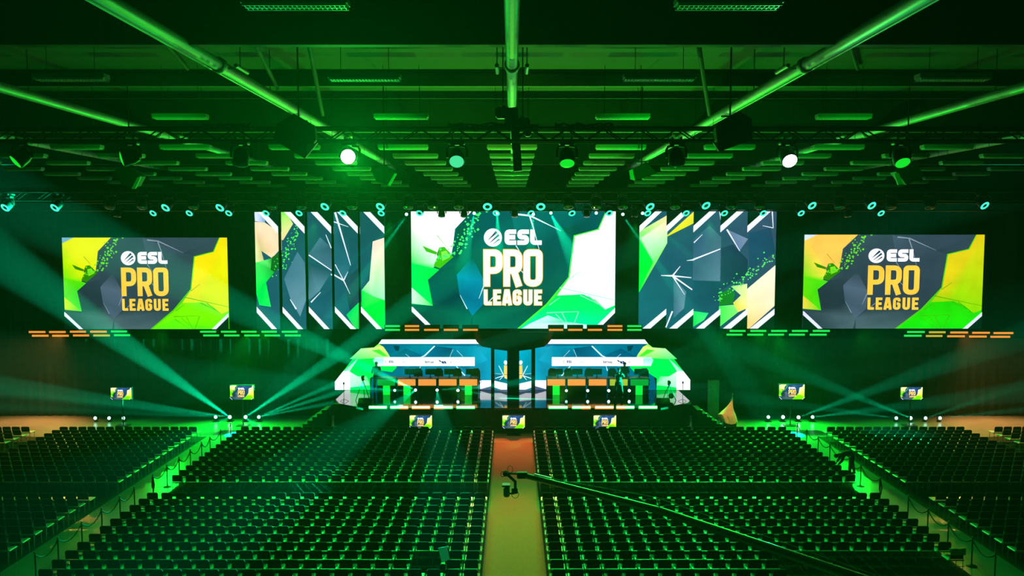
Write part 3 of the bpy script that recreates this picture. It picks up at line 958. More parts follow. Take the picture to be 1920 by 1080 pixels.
LP, RP = left_panels(), right_panels()
side_words = ['first', 'second', 'third', 'fourth', 'fifth']
for i in range(5):
    x = 1142 + 145.6 * i
    X0 = 476.8 + 49.3 * i
    t, w, h, tl, br = screen('panel_screen', X0 + .4, 397.5, X0 + 48.6, 617, YS, cut_art(LP, x + 1, x + 145), M['scr_side'],
                             'tall narrow screen left of the main screen, %s from the left' % side_words[i], 'screen', 'narrow screens left of the main screen', .2, rim=.02)
    X0 = 1199 + 50.6 * i
    x = 52 + 143.2 * i
    t, w, h, tl, br = screen('panel_screen', X0 + .4, 394, X0 + 49.8, 616, YS, cut_art(RP, x + 1, x + 142), M['scr_side'],
                             'tall narrow screen right of the main screen, %s from the main screen' % side_words[i], 'screen', 'narrow screens right of the main screen', .2, rim=.02)


# ------------------------------------------------------------------ rows of LED battens under the screens
def batten(x0, x1, y, mtop, mbot, label, skew=0):
    Y = YS - .4
    p = at((x0 + x1) / 2, y, Y)
    L = (x1 - x0) * Y / F
    t = empty('led_batten', p, label, 'light bar', 'double LED light bars under the screens')
    MB().box((0, .08, 0), (L + .1, .1, .36)).build('housing', M['black'], t)
    for z, m in ((.11, mtop), (-.11, mbot)):
        if m is None:
            continue
        mb = MB()
        for k in range(8):
            mb.box((-L / 2 + L * (k + .5) / 8 + skew * z, 0, z), (L / 8 * .9, .05, .11))
        mb.build('light_bar', M[m], t)


G, O_, X_ = 'led_green', 'led_orange', 'led_mix'
sets = [('below the far left screen', [(57, 88, 626, O_, O_), (95, 126, 626, O_, O_), (134, 164, 625.5, O_, O_), (172, 203, 625.5, O_, X_), (211, 241, 625, G, G)], -.8),
        ('below the left narrow screens', [(378, 408, 625.5, G, G), (417, 446, 625.5, G, G), (455, 484, 625.5, G, G), (493, 522, 625.5, G, G), (531, 561, 625.5, G, G)], -.8),
        ('under the left end of the main screen', [(722, 750, 615, G, G), (759, 786, 615, O_, O_), (795, 823, 615, None, O_), (832, 859, 615, None, O_), (868, 896, 615, None, O_)], 0),
        ('under the right end of the main screen', [(1029, 1056, 615, None, O_), (1065, 1092, 615, None, O_), (1102, 1129, 615, None, O_), (1139, 1167, 615, O_, O_), (1176, 1203, 615, G, G)], 0),
        ('below the right narrow screens', [(1365, 1395, 624, G, G), (1404, 1434, 624, G, G), (1443, 1473, 624, G, G), (1482, 1512, 624, G, G), (1521, 1553, 624, G, G)], .8),
        ('below the far right screen', [(1698, 1731, 626, G, G), (1739, 1770, 626.5, X_, X_), (1779, 1812, 627, O_, O_), (1820, 1853, 627.5, O_, O_), (1860, 1897, 628, O_, O_)], .8)]
for nm, lst, sk in sets:
    for i, (a, b, y, m1, m2) in enumerate(lst):
        batten(a, b, y, m1, m2, 'double LED light bar %s, %s from the left' % (nm, side_words[i]), sk)

# ------------------------------------------------------------------ the stage
ZS = 1.33
SF = 45.0
poly = [(-7.95, SF), (7.95, SF), (9.9, 46.6), (9.9, 51.6), (-9.9, 51.6), (-9.9, 46.6)]
n = len(poly)
st = empty('stage', (0, SF, 0), 'glossy black stage platform in front of the video wall', 'stage')
def slab(poly, z0, z1):
    n = len(poly)
    return MB().add([(x, y - SF, z0) for x, y in poly] + [(x, y - SF, z1) for x, y in poly],
                    [(k, (k + 1) % n, n + (k + 1) % n, n + k) for k in range(n)] + [tuple(range(n - 1, -1, -1)), tuple(range(n, 2 * n))])
slab([(x, min(y, 51.2)) for x, y in poly], ZS - .12, ZS).build('deck', M['stage'], st)
sk = [(x * .995, y + .05 if y < 47 else y) for x, y in poly]
slab(sk, 0.0, ZS - .12).build('skirt', M['skirt'], st)

# stairs off both ends of the stage
for s, lab in ((-1, 'black steps down from the left end of the stage'), (1, 'black steps with pale edge marks down from the right end of the stage')):
    t = empty('stage_steps', (s * 9.95, 46.0, 0), lab, 'stairs')
    for k in range(6):
        z = ZS - (k + 1) * ZS / 7
        MB().box((s * (.16 + .26 * k), 0, z / 2), (.26, 1.3, z)).build('step', M['black'], t)
        if s > 0:
            MB().box((s * (.26 + .26 * k), -.62, z + .012), (.08, .06, .024)).build('edge_mark', M['teal_lens'], t)


# video wall behind the desks (crop coordinates of the left half, mirrored for the right)
def wall_art(flip):
    a = Art(150, 80, 1713, 610)
    A = []
    def P(pts, c): A.append((pts, c if isinstance(c, list) else [c] * len(pts)))
    def Ln(p, q, w_, c, w2=None):
        p, q = Vector(p), Vector(q)
        d = (q - p).normalized(); nn = Vector((-d.y, d.x)); w2 = w_ if w2 is None else w2
        P([tuple(p + nn * w_ / 2), tuple(q + nn * w2 / 2), tuple(q - nn * w2 / 2), tuple(p - nn * w_ / 2)], c)
    B1, B2, B3 = (0, 78, 108), (0, 108, 142), (0, 140, 168)
    P([(590, 133), (1590, 133), (1640, 165), (1713, 170), (1713, 510), (1595, 510), (1595, 610), (500, 610), (560, 285)], [B1, B1, B2, B3, B3, B2, B1, B1, B1])
    P([(860, 180), (1045, 260), (1000, 275), (880, 380), (770, 375), (700, 270)], [(0, 70, 100), (0, 90, 125), B2, (0, 118, 150), B1, B1])
    P([(1150, 155), (1330, 180), (1300, 400), (1010, 400), (1045, 260)], [(0, 84, 112), (0, 60, 90), B2, B2, (0, 100, 135)])
    P([(1345, 180), (1560, 150), (1680, 300), (1450, 400), (1300, 300)], [(0, 110, 145), (0, 130, 160), (0, 150, 180), (0, 90, 125), (0, 84, 115)])
    P([(735, 150), (800, 155), (790, 210), (760, 205)], (0, 44, 60))
    P([(150, 610), (150, 525), (235, 415), (415, 180), (545, 170), (590, 133), (640, 165), (690, 240), (705, 272), (770, 375), (722, 425), (620, 410), (500, 490), (500, 610)], (0, 222, 70))
    P([(300, 290), (415, 182), (545, 172), (590, 135), (640, 165), (690, 240), (705, 272), (400, 290)], [(60, 225, 110), (165, 240, 150), (150, 240, 110), (130, 230, 40), (210, 240, 100), (180, 240, 100), (150, 240, 90), (90, 232, 100)])
    P([(520, 200), (600, 190), (680, 260), (640, 262)], (60, 220, 40))
    P([(235, 415), (385, 285), (300, 415)], [(60, 225, 150), (140, 240, 190), (170, 245, 200)])
    P([(300, 420), (380, 470), (470, 470), (500, 560), (300, 585)], [(190, 245, 205), (150, 242, 180), (60, 230, 110), (110, 238, 150), (150, 242, 185)])
    P([(150, 610), (150, 525), (235, 415), (302, 415), (302, 610)], (238, 238, 242))
    P([(1597, 510), (1713, 510), (1713, 600), (1600, 600)], (232, 232, 242))
    P([(1610, 600), (1713, 570), (1713, 610), (1600, 610)], (60, 80, 110))
    W = (190, 225, 240)
    for (p, q, w_, w2) in (((1150, 155), (1050, 255), 12, 14), ((1050, 255), (1000, 275), 12, 4), ((1365, 365), (1450, 462), 8, 12), ((1008, 360), (992, 412), 4, 9), ((860, 238), (900, 272), 3, 3), ((1330, 190), (1300, 270), 3, 3), ((1370, 200), (1430, 265), 3, 3)):
        Ln(p, q, w_, W, w2)
    # light strip along the top
    P([(590, 133), (625, 88), (1555, 88), (1590, 133)], (236, 236, 250))
    # sponsor strip
    P([(535, 300), (560, 270), (1548, 270), (1548, 362), (560, 362)], [(130, 240, 200), (180, 240, 220), (240, 240, 250), (240, 240, 250), (200, 240, 225)])
    P([(640, 270), (1548, 270), (1548, 362), (640, 362)], (240, 240, 250))
    for pts, cs in A:
        if flip:
            a.poly([(1863 - x, y) for x, y in pts], cs)
        else:
            a.poly(pts, cs)
    # marks on the sponsor strip read left to right on both halves
    ox = 0 if not flip else (1863 - 1548) - 632
    dkc, blue, pale = (60, 62, 80), (20, 30, 110), (165, 190, 215)
    sh = 0 if not flip else -(380 - 632) * 0
    def T(x): return x + (0 if not flip else -228)
    for k in range(1, 9):
        an = PI * .4 + k * PI * 1.2 / 9
        a.line((T(668 + 12 * math.cos(an)), 317 - 12 * math.sin(an)), (T(668 + 12 * math.cos(an + .4)), 317 - 12 * math.sin(an + .4)), 4, dkc)
    write(a, ['e_', 's_', 'l_'], T(693), 305, 16, 24, .26, 2, dkc)
    write(a, ['i', 'n', 't', 'e', 'l'], T(815), 308, 8, 20, .16, 3, (110, 160, 205))
    for k in range(20):
        an0, an1 = k * 2 * PI / 20, (k + 1) * 2 * PI / 20
        a.line((T(838 + 38 * math.cos(an0)), 317 + 19 * math.sin(an0)), (T(838 + 38 * math.cos(an1)), 317 + 19 * math.sin(an1)), 2.5, pale)
    for k in range(4):
        a.poly([(T(945 + 20 * k), 310), (T(953 + 20 * k), 310), (T(953 + 20 * k), 322), (T(945 + 20 * k), 322)], (222, 222, 232))
    write(a, ['b', 'e', 't', 'w', 'a', 'y'], T(1054), 304, 12, 24, .2, 3, (24, 26, 60))
    a.poly([(T(1186), 298), (T(1200), 296), (T(1222), 312), (T(1206), 316)], blue)
    a.poly([(T(1214), 310), (T(1256), 306), (T(1270), 332), (T(1226), 332)], blue)
    a.line((T(1238), 308), (T(1250), 330), 3, (235, 235, 245))
    a.poly([(T(1306), 322), (T(1312), 308), (T(1318), 322)], (70, 72, 90))
    for k in range(7):
        a.poly([(T(1326 + 11 * k), 313), (T(1333 + 11 * k), 313), (T(1333 + 11 * k), 321), (T(1326 + 11 * k), 321)], (165, 168, 182))
    return a


OUT = [(150, 610), (150, 525), (235, 415), (415, 180), (545, 170), (590, 133), (625, 88), (1555, 88), (1590, 133), (1640, 165), (1713, 170), (1713, 610)]
for flip in (False, True):
    ox = 600 if not flip else 960
    YW = 50.3
    conv = (lambda x: 600 + x / 5.3333) if not flip else (lambda x: 960 + (1863 - x) / 5.3333 - 12.3 + .6)
    # left half spans 628..921, right half mirrored about 962.3
    if flip:
        conv = lambda x: 2 * 962.4 - (600 + x / 5.3333)
    pts = [at(conv(x), 620 + y / 5.3333, YW) for x, y in OUT]
    xs = [p.x for p in pts]
    x0, x1 = min(xs), max(xs)
    z1, z0 = at(0, 620 + 80 / 5.3333, YW).z, ZS + .01
    ztop = z1
    t = empty('video_wall', ((x0 + x1) / 2, YW, ZS), 'angular green and blue video wall behind the %s row of desks' % ('left' if not flip else 'right'), 'screen', 'angular video walls on the stage')
    cx = (x0 + x1) / 2
    MB().prism([(p.x - cx, max(p.z, ZS + .01) - ZS) for p in pts], .02, .25).build('casing', M['black'], t)
    a = wall_art(flip)
    zb_ = ZS + .01
    a.build('picture', Vector((x0 - cx, -.0, ztop - ZS)), Vector((x1 - x0, 0, 0)), Vector((0, 0, zb_ - ztop)), M['scr_wall'], t, Vector((0, -.0008, 0)))

# two slanted centre screens meeting behind the dark column
for s in (-1, 1):
    a = Art(250, 240, 412, 806)
    T3 = (0, 138, 160)
    a.poly([(250, 240), (412, 240), (412, 806), (250, 806)], [T3, (0, 150, 170), (0, 100, 120), (0, 110, 135)])
    a.poly([(250, 580), (412, 560), (412, 690), (250, 680)], (0, 96, 116))
    for (p, q, w_, w2) in (((308, 458), (368, 580), 8, 12), ((368, 585), (262, 642), 12, 8), ((368, 585), (318, 655), 10, 5), ((262, 575), (345, 570), 4, 4)):
        a.line(p, q, w_, (200, 228, 240), w2)
    a.poly([(372 + 22 * (1 + math.cos(k * PI / 8)), 402 + 30 * math.sin(k * PI / 8)) for k in range(16)], (225, 228, 240))
    a.poly([(375, 440), (412, 440), (412, 565), (372, 565)], (235, 190, 90))
    a.poly([(375, 572), (412, 572), (412, 625), (385, 620), (375, 600)], (235, 200, 100))
    a.poly([(250, 675), (412, 688), (412, 800), (250, 768)], (226, 226, 240))
    a.poly([(300, 790), (412, 770), (412, 806), (250, 806)], (70, 90, 110))
    xo, xi = at(927 if s < 0 else 997.6, 700, 50.25), at(951 if s < 0 else 973.5, 700, 49.55)
    zt_ = at(0, 656, 50).z
    t = empty('centre_screen', (xo.x, xo.y, ZS), 'narrow slanted screen %s of the dark column at the middle of the stage' % ('left' if s < 0 else 'right'), 'screen')
    du = Vector((xi.x - xo.x, xi.y - xo.y, 0))
    nrm = Vector((du.y, -du.x, 0)).normalized()
    if nrm.y > 0: nrm = -nrm
    a.build('picture', Vector((0, 0, zt_ - ZS)), du, Vector((0, 0, -(zt_ - ZS - .01))), M['scr_wall'], t, nrm * .0015)
    q = [Vector((0, 0, 0)), du, du - nrm * .12, -nrm * .12]
    MB().add([v + Vector((0, 0, .01)) - nrm * .004 for v in q] + [v + Vector((0, 0, zt_ - ZS)) - nrm * .004 for v in q], [(0, 1, 5, 4), (1, 2, 6, 5), (2, 3, 7, 6), (3, 0, 4, 7), (4, 5, 6, 7), (3, 2, 1, 0)]).build('casing', M['black'], t)

# dark portal: header and columns
pt = empty('stage_portal', (0, 49.2, ZS), 'black portal frame with a broad centre column between the two video walls', 'stage frame')
def pbox(x0, y0, x1, y1, Y, dep, name):
    a_, b_ = at(x0, y0, Y), at(x1, y1, Y)
    MB().box(((a_.x + b_.x) / 2, Y - 49.2 + dep / 2, (a_.z + max(b_.z, ZS + .005)) / 2 - ZS), (b_.x - a_.x, dep, a_.z - max(b_.z, ZS + .005))).build(name, M['drape'], pt)
hd = [(886, 623), (1039, 623), (1030, 641), (1020, 650), (1003, 653), (921, 653), (904, 650), (894, 641)]
P_ = [at(x, y, 49.6) for x, y in hd]
MB().prism([(p.x, p.z - ZS) for p in P_], .4, .9).build('header', M['drape'], pt)
pbox(951, 618, 973, 760, 49.0, .3, 'centre_column')
pbox(920.5, 640, 927, 760, 49.9, .2, 'side_column')
pbox(996.5, 640, 1002, 760, 49.9, .2, 'side_column')

# black cloth beside and behind the stage, up to the screens
def cloth(x0, x1, y, z0, z1, label, amp=.06):
    n = max(8, int((x1 - x0) / .12))
    mb = MB()
    vs = [(x0 + (x1 - x0) * k / n, y + amp * math.sin(k * 1.35) + amp * .4 * math.sin(k * .37), z0) for k in range(n + 1)]
    vs += [(v[0], v[1], z1) for v in vs]
    mb.add(vs, [(k, k + 1, n + 2 + k, n + 1 + k) for k in range(n)])
    return tag(mb.build('stage_curtain', M['drape'], smooth=True), label, 'curtain')
cloth(-30.8, -10.4, 49.3, .0, 4.52, 'black masking curtain under the far left screen')
cloth(10.4, 30.8, 49.3, .0, 4.52, 'black masking curtain under the far right screen')
tag(MB().box((0, 49.2, 12.97), (60, 9.2, .04)).build('beam_stop_sheet', M['wall']), 'unseen black sheet added over the stage to stop the light beams', 'curtain')  # added unseen sheet, keeps the upward beams off the ceiling pipes
cloth(-30.8, 30.8, 52.0, .0, 12.9, 'wide black backdrop curtain behind all the screens')


# ------------------------------------------------------------------ desks with monitors and chairs
def high_chair(p, label, rz=0):
    t = empty('gaming_chair', p, label, 'chair', 'high-backed chairs behind the desks', rz)
    MB().box((0, 0, .48), (.5, .5, .1), bev=.03).build('seat', M['clothes'], t)
    MB().prism([(-.22, .5), (-.26, .9), (-.24, 1.2), (-.14, 1.34), (.14, 1.34), (.24, 1.2), (.26, .9), (.22, .5)], .2, .3).build('backrest', M['clothes'], t)
    MB().cyl((0, 0, .1), (0, 0, .45), .03).build('gas_column', M['black'], t)
    b = MB()
    for k in range(5):
        b.cyl((0, 0, .1), (.3 * math.cos(k * 2 * PI / 5), .3 * math.sin(k * 2 * PI / 5), .04), .02, n=6)
    b.build('star_base', M['black'], t)
    for s in (-1, 1):
        MB().box((s * .28, .02, .68), (.06, .28, .04), bev=.01).cyl((s * .28, .05, .5), (s * .28, .05, .66), .015, n=6).build('armrest', M['black'], t)


YD = 48.7
desks = [(724, 'panel_green', True, 'left'), (762.5, 'panel_orange', True, 'left'), (801, 'panel_orange', False, 'left'), (839.5, 'panel_orange', False, 'left'), (878, 'panel_orange', True, 'left'),
         (1043, 'panel_orange', True, 'right'), (1081, 'panel_orange', False, 'right'), (1120.5, 'panel_orange', False, 'right'), (1160, 'panel_yellow', True, 'right'), (1199, 'panel_green', True, 'right')]
zd = at(0, 709.5, YD).z
cnt = {'left': 0, 'right': 0}
for (px, mm, lit, sd) in desks:
    cnt[sd] += 1
    x = at(px, 715, YD).x
    colr = {'panel_green': 'green', 'panel_orange': 'orange', 'panel_yellow': 'yellow-green'}[mm]
    t = empty('player_desk', (x, YD, ZS), 'black player desk with %s lit front, %s from the left in the %s row' % (colr, side_words[cnt[sd] - 1], sd), 'desk', 'player desks on the stage')
    hh = zd - ZS
    MB().box((0, .38, hh - .02), (1.14, .8, .04), bev=.01).build('desktop', M['black'], t)
    MB().box((0, -.02, hh - .04 - .19), (1.02, .04, .37), bev=.01).build('front_panel', M[mm], t)
    for s in (-1, 1):
        MB().box((s * .53, .42, (hh - .04) / 2), (.05, .6, hh - .04)).build('side_panel', M['black'], t)
    MB().box((0, .10, (hh - .42) / 2), (.40 if lit else .3, .06, hh - .42)).build('centre_pillar', M['pillar_green' if lit and px != 1160 else 'black'], t)
    MB().box((0, .2, (hh - .42) / 2), (1.0, .03, hh - .42)).build('modesty_panel', M['black'], t)
mons = [(768.5, 'left'), (807, 'left'), (842.5, 'left'), (883, 'left'), (1046, 'right'), (1082.5, 'right'), (1119, 'right'), (1199, 'right')]
cnt = {'left': 0, 'right': 0}
for px, sd in mons:
    cnt[sd] += 1
    p = at(px, 700, YD + .4)
    t = empty('desk_monitor', (p.x, YD + .4, zd), 'black computer monitor seen from behind on the %s desks, %s from the left' % (sd, side_words[cnt[sd] - 1]), 'monitor', 'computer monitors on the player desks')
    MB().box((0, 0, .33), (.6, .05, .34), bev=.015).box((0, -.03, .33), (.3, .04, .16), bev=.01).build('screen_body', M['black'], t)
    MB().box((0, 0, .09), (.06, .04, .18)).box((0, 0, .008), (.26, .2, .016)).build('stand', M['black'], t)
for px, lab in ((783, 'high-backed black chair behind the left desks, first from the left'), (822, 'high-backed black chair behind the left desks, second from the left'), (857, 'high-backed black chair behind the left desks, third from the left'),
                (892, 'high-backed black chair at the right end of the left desks'), (1036, 'high-backed black chair at the left end of the right desks'), (1066, 'high-backed black chair behind the second desk of the right row'),
                (1105, 'high-backed black chair behind the third desk of the right row'), (1149, 'high-backed black chair beside the camera operator at the right desks'), (1210, 'high-backed black chair behind the green-fronted desk on the right')):
    p = at(px, 700, YD + 1.05)
    high_chair((p.x, YD + 1.15, ZS), lab)

# row of bright tubes lying along the front edge of the stage
tubes = [(692, 725, 'g'), (732, 765, 'm'), (772.5, 806, 'o'), (814, 848.5, 'm'), (856, 890, 'g'), (1029, 1064, 'g'), (1073, 1107, 'm'), (1116, 1150, 'o'), (1156, 1189, 'm'), (1198, 1232, 'g')]
for i, (a_, b_, c_) in enumerate(tubes):
    Y = SF - .13
    p, q = at(a_, 765, Y), at(b_, 765, Y)
    L = q.x - p.x
    t = empty('stage_edge_light', ((p.x + q.x) / 2, Y, ZS), 'white-hot light bar on the stage front edge, %s from the left' % ORD[i + 1], 'light bar', 'bright light bars along the stage front edge')
    MB().box((0, .05, .05), (L + .06, .14, .2), bev=.03).build('housing', M['glow_orange' if c_ == 'o' else 'glow_green'], t)  # oversized casing emits to paint the coloured glow fringe around the bar
    if c_ == 'm':
        gx = -L / 4 if i in (1, 6) else L / 4
        MB().box((-gx, .045, .05), (L / 2 + .04, .15, .215), bev=.03).build('orange_fringe', M['glow_orange'], t)
        MB().box((gx, -.03, .07), (L / 2, .05, .11), bev=.02).build('glowing_cover', M['tube_green'], t)
        MB().box((-gx, -.03, .07), (L / 2, .05, .11), bev=.02).build('glowing_cover', M['tube_orange'], t)
    else:
        MB().box((0, -.03, .07), (L, .05, .11), bev=.02).build('glowing_cover', M['tube_green' if c_ == 'g' else 'tube_orange'], t)

# ------------------------------------------------------------------ beam lights standing on the stage and the floor
BEAM_A = [(740, 732, 0), (779, 731.5, 1), (819.5, 731.5, 1), (858.5, 732, 1), (1062, 732.5, 0), (1102, 732.5, 1), (1141.5, 732.5, 1), (1180, 732.5, 1)]
for i, (px, py, hot) in enumerate(BEAM_A):
    Y = YD - .35
    p = at(px, py, Y)
    place_light(p, .46, 'hot' if hot else 'hotmid', 80, 0, 'small glaring teal beam light on the stage floor before the desks, %s from the left' % ORD[i + 1], 'beam lights before the desks', True)
FLOOR_B = [(178, 784, 0), (204, 784, 0), (231, 784, 0), (404, 782, 0), (430.5, 782, 1), (460, 782, 1), (485, 782, 0),
           (1441, 782, 0), (1468.5, 782, 1), (1497.5, 782.5, 1), (1524, 782, 0), (1681, 784, 0), (1708, 784, 1), (1736, 784, 0), (1763, 784, 0)]
for i, (px, py, hot) in enumerate(FLOOR_B):
    Y = 47.6
    p = at(px, py, Y)
    o, d = place_light(p, .56, 'hot' if hot else 'hotmid', 80, 0, 'teal beam light standing on the hall floor, %s from the left' % ORD[i + 1], 'beam lights on the hall floor', True)
    # short stand so that the base meets the floor
    zb0 = o.location.z
    if zb0 > .02:
        MB().box((0, 0, -zb0 / 2), (.34, .3, zb0)).build('riser', M['black'], o)


# ------------------------------------------------------------------ monitors for the audience and crew
def tv(x0, y0, x1, y1, Y, label, group, stand=True):
    t, w, h, tl, br = screen('television', x0, y0, x1, y1, Y, pro_art(TVP), M['scr_tv'], label, 'television', group, .07)
    b = MB().cyl((0, .12, -br.z + .03), (0, .12, h * .5), .03).box((0, .12, -br.z + .02), (.7, .5, .04), bev=.01).box((0, .1, h * .5), (.3, .06, .3))
    b.build('stand', M['black'], t)
tv(207.5, 727, 247, 749, 46.5, 'small television on a stand, far left on the orange-lit side', 'televisions beside the stage')
tv(431, 722.5, 476, 749, 46.5, 'television on a stand above the left group of glaring floor lights', 'televisions beside the stage')
tv(1461, 721, 1508, 748.5, 46.5, 'television on a stand above the right group of glaring floor lights', 'televisions beside the stage')
tv(1689, 726, 1729, 749, 46.5, 'small television on a stand at the far right beside four floor lights', 'televisions beside the stage')
tv(768, 779, 810, 803, 44.3, 'low television standing in front of the stage, below the left desks', 'televisions in front of the stage')
tv(942, 779, 984, 803, 44.3, 'low television standing in front of the stage at the head of the aisle', 'televisions in front of the stage')
tv(1113, 779, 1155, 803, 44.3, 'low television standing in front of the stage, below the right desks', 'televisions in front of the stage')

# camera tripods, microphone stands and wedges on the stage
def tripod(p, hgt, spread, label, ball=False):
    t = empty('camera_tripod', p, label, 'tripod')
    for a_ in (200, 340, 90):
        MB().tube([(0, 0, hgt * .9), (spread * .55 * math.cos(R(a_)), spread * .55 * math.sin(R(a_)), hgt * .45), (spread * math.cos(R(a_)), spread * math.sin(R(a_)), 0)], .022, 6).build('leg', M['black'], t)
    MB().box((0, 0, hgt * .95), (.14, .2, .12), bev=.02).cyl((0, .1, hgt * .95), (.1, .5, hgt * .85), .012, n=6).build('pan_head', M['black'], t)
    MB().box((0, -.05, hgt * 1.07), (.13, .34, .16), bev=.02).cyl((0, -.22, hgt * 1.07), (0, -.34, hgt * 1.07), .05).build('camera_body', M['black'], t)
    if ball:
        MB().lathe([(-.16, .02), (-.12, .12), (0, .17), (.12, .12), (.16, .02)], (.1, -.15, hgt * .28), (0, 0, 1), 14).build('counterweight', M['black'], t, True)
p = at(681, 745, 47.2)
tripod((p.x, 47.2, ZS), 1.22, .42, 'black camera tripod before the green part of the left video wall')
p = at(1254, 745, 47.2)
tripod((p.x, 47.2, ZS), .95, .4, 'black camera tripod with a round weight before the right video wall', True)
def micstand(px, Y, hgt, label):
    p = at(px, 750, Y)
    t = empty('microphone_stand', (p.x, Y, ZS), label, 'microphone stand')
    MB().cyl((0, 0, 0), (0, 0, hgt), .014, n=8).build('pole', M['black'], t)
    b = MB()
    for k in range(3):
        b.cyl((0, 0, .14), (.26 * math.cos(k * 2.094 + .5), .26 * math.sin(k * 2.094 + .5), .01), .012, n=6)
    b.build('tripod_base', M['black'], t)
    MB().lathe([(0, .02), (.04, .045), (.1, .045), (.14, .015)], (0, 0, hgt), (0, 0, 1), 10).build('microphone', M['black'], t, True)
micstand(645, 46.75, .95, 'thin microphone stand at the left end of the stage before the white screen part')
micstand(1280, 46.75, 1.0, 'thin microphone stand at the right end of the stage before the white screen part')
for px, lab in ((681, 'black wedge speaker on the left front corner of the stage'), (1247, 'black wedge speaker on the right front corner of the stage')):
    p = at(px, 764, SF + .5)
    t = empty('wedge_speaker', (p.x * (.99), SF + .75, ZS), lab, 'loudspeaker')
    MB().add([(x, y, z) for x in (-.38, .38) for (y, z) in ((-.25, 0), (.25, 0), (.25, .36), (.05, .36), (-.25, .1))],
             [(0, 1, 2, 3, 4), (9, 8, 7, 6, 5), (0, 5, 6, 1), (1, 6, 7, 2), (2, 7, 8, 3), (3, 8, 9, 4), (4, 9, 5, 0)]).build('cabinet', M['speaker'], t)
    MB().add([(-.34, -.235, .1), (.34, -.235, .1), (.34, .03, .345), (-.34, .03, .345), (-.34, -.25, .12), (.34, -.25, .12), (.34, .015, .365), (-.34, .015, .365)],
             [(0, 1, 2, 3), (7, 6, 5, 4), (0, 4, 5, 1), (1, 5, 6, 2), (2, 6, 7, 3), (3, 7, 4, 0)]).build('grille_or_lit_edge', M['black'], t)

# pale cloth draped to a point over a dark case, lit warm
pb = at(1368, 780, 45.8)
cz = pb.z
t = empty('draped_object', (pb.x, 45.8, 0), 'pale cloth gathered to a tall point over a dark case, right of the stage', 'draped cloth')
MB().box((.05, .1, .22), (.62, .5, .44), bev=.03).build('case', M['black'], t)
ring = []
lev = [(1.74, .03, .16), (1.50, .06, .13), (1.30, .13, .07), (1.12, .22, .0), (.95, .33, -.07), (.80, .45, -.12), (.58, .44, -.04), (.36, .42, .03)]
vs, fs = [], []
nn = 28
rr = random.Random(4)
for li, (z, r, cx_) in enumerate(lev):
    for k in range(nn):
        a_ = 2 * PI * k / nn
        f = 1 + .14 * math.sin(5 * a_ + .6) * (li / len(lev)) + .06 * math.sin(11 * a_)
        vs.append((cx_ + r * f * math.cos(a_), .1 + r * f * .8 * math.sin(a_), z - (.05 * math.sin(3 * a_) if li > 4 else 0)))
for li in range(len(lev) - 1):
    fs += [(li * nn + k, li * nn + (k + 1) % nn, (li + 1) * nn + (k + 1) % nn, (li + 1) * nn + k) for k in range(nn)]
fs.append(tuple(range(nn)))
MB().add(vs, fs).build('cloth', M['cloth_pale'], t, True)
MB().cyl((.16, .1, 1.6), (.17, .1, 1.95), .02).build('tip_pole', M['cloth_pale'], t)
a_, b_ = at(1328, 713, 48.7), at(1348, 713, 48.7)
tag(MB().box(((a_.x + b_.x) / 2, 48.7, a_.z / 2), (b_.x - a_.x, .25, a_.z), bev=.02).build('equipment_cabinet', M['door']), 'tall pale equipment cabinet standing just right of the stage steps', 'cabinet')


# ------------------------------------------------------------------ people
def skin_mesh(name, pts, edges, rad, m, parent=None, root=0, lev=1):
    me = bpy.data.meshes.new(name)
    me.from_pydata([tuple(p) for p in pts], edges, [])
    me.materials.append(m)
    o = bpy.data.objects.new(name, me)
    col.objects.link(o)
    md = o.modifiers.new('skin', 'SKIN')
    md.use_smooth_shade = True
    for i, sv in enumerate(me.skin_vertices[0].data):
        r_ = rad[i]
        sv.radius = (r_, r_) if not isinstance(r_, tuple) else r_
        sv.use_root = (i == root)
    sb = o.modifiers.new('sub', 'SUBSURF')
    sb.levels = sb.render_levels = lev
    if parent: o.parent = parent
    return o


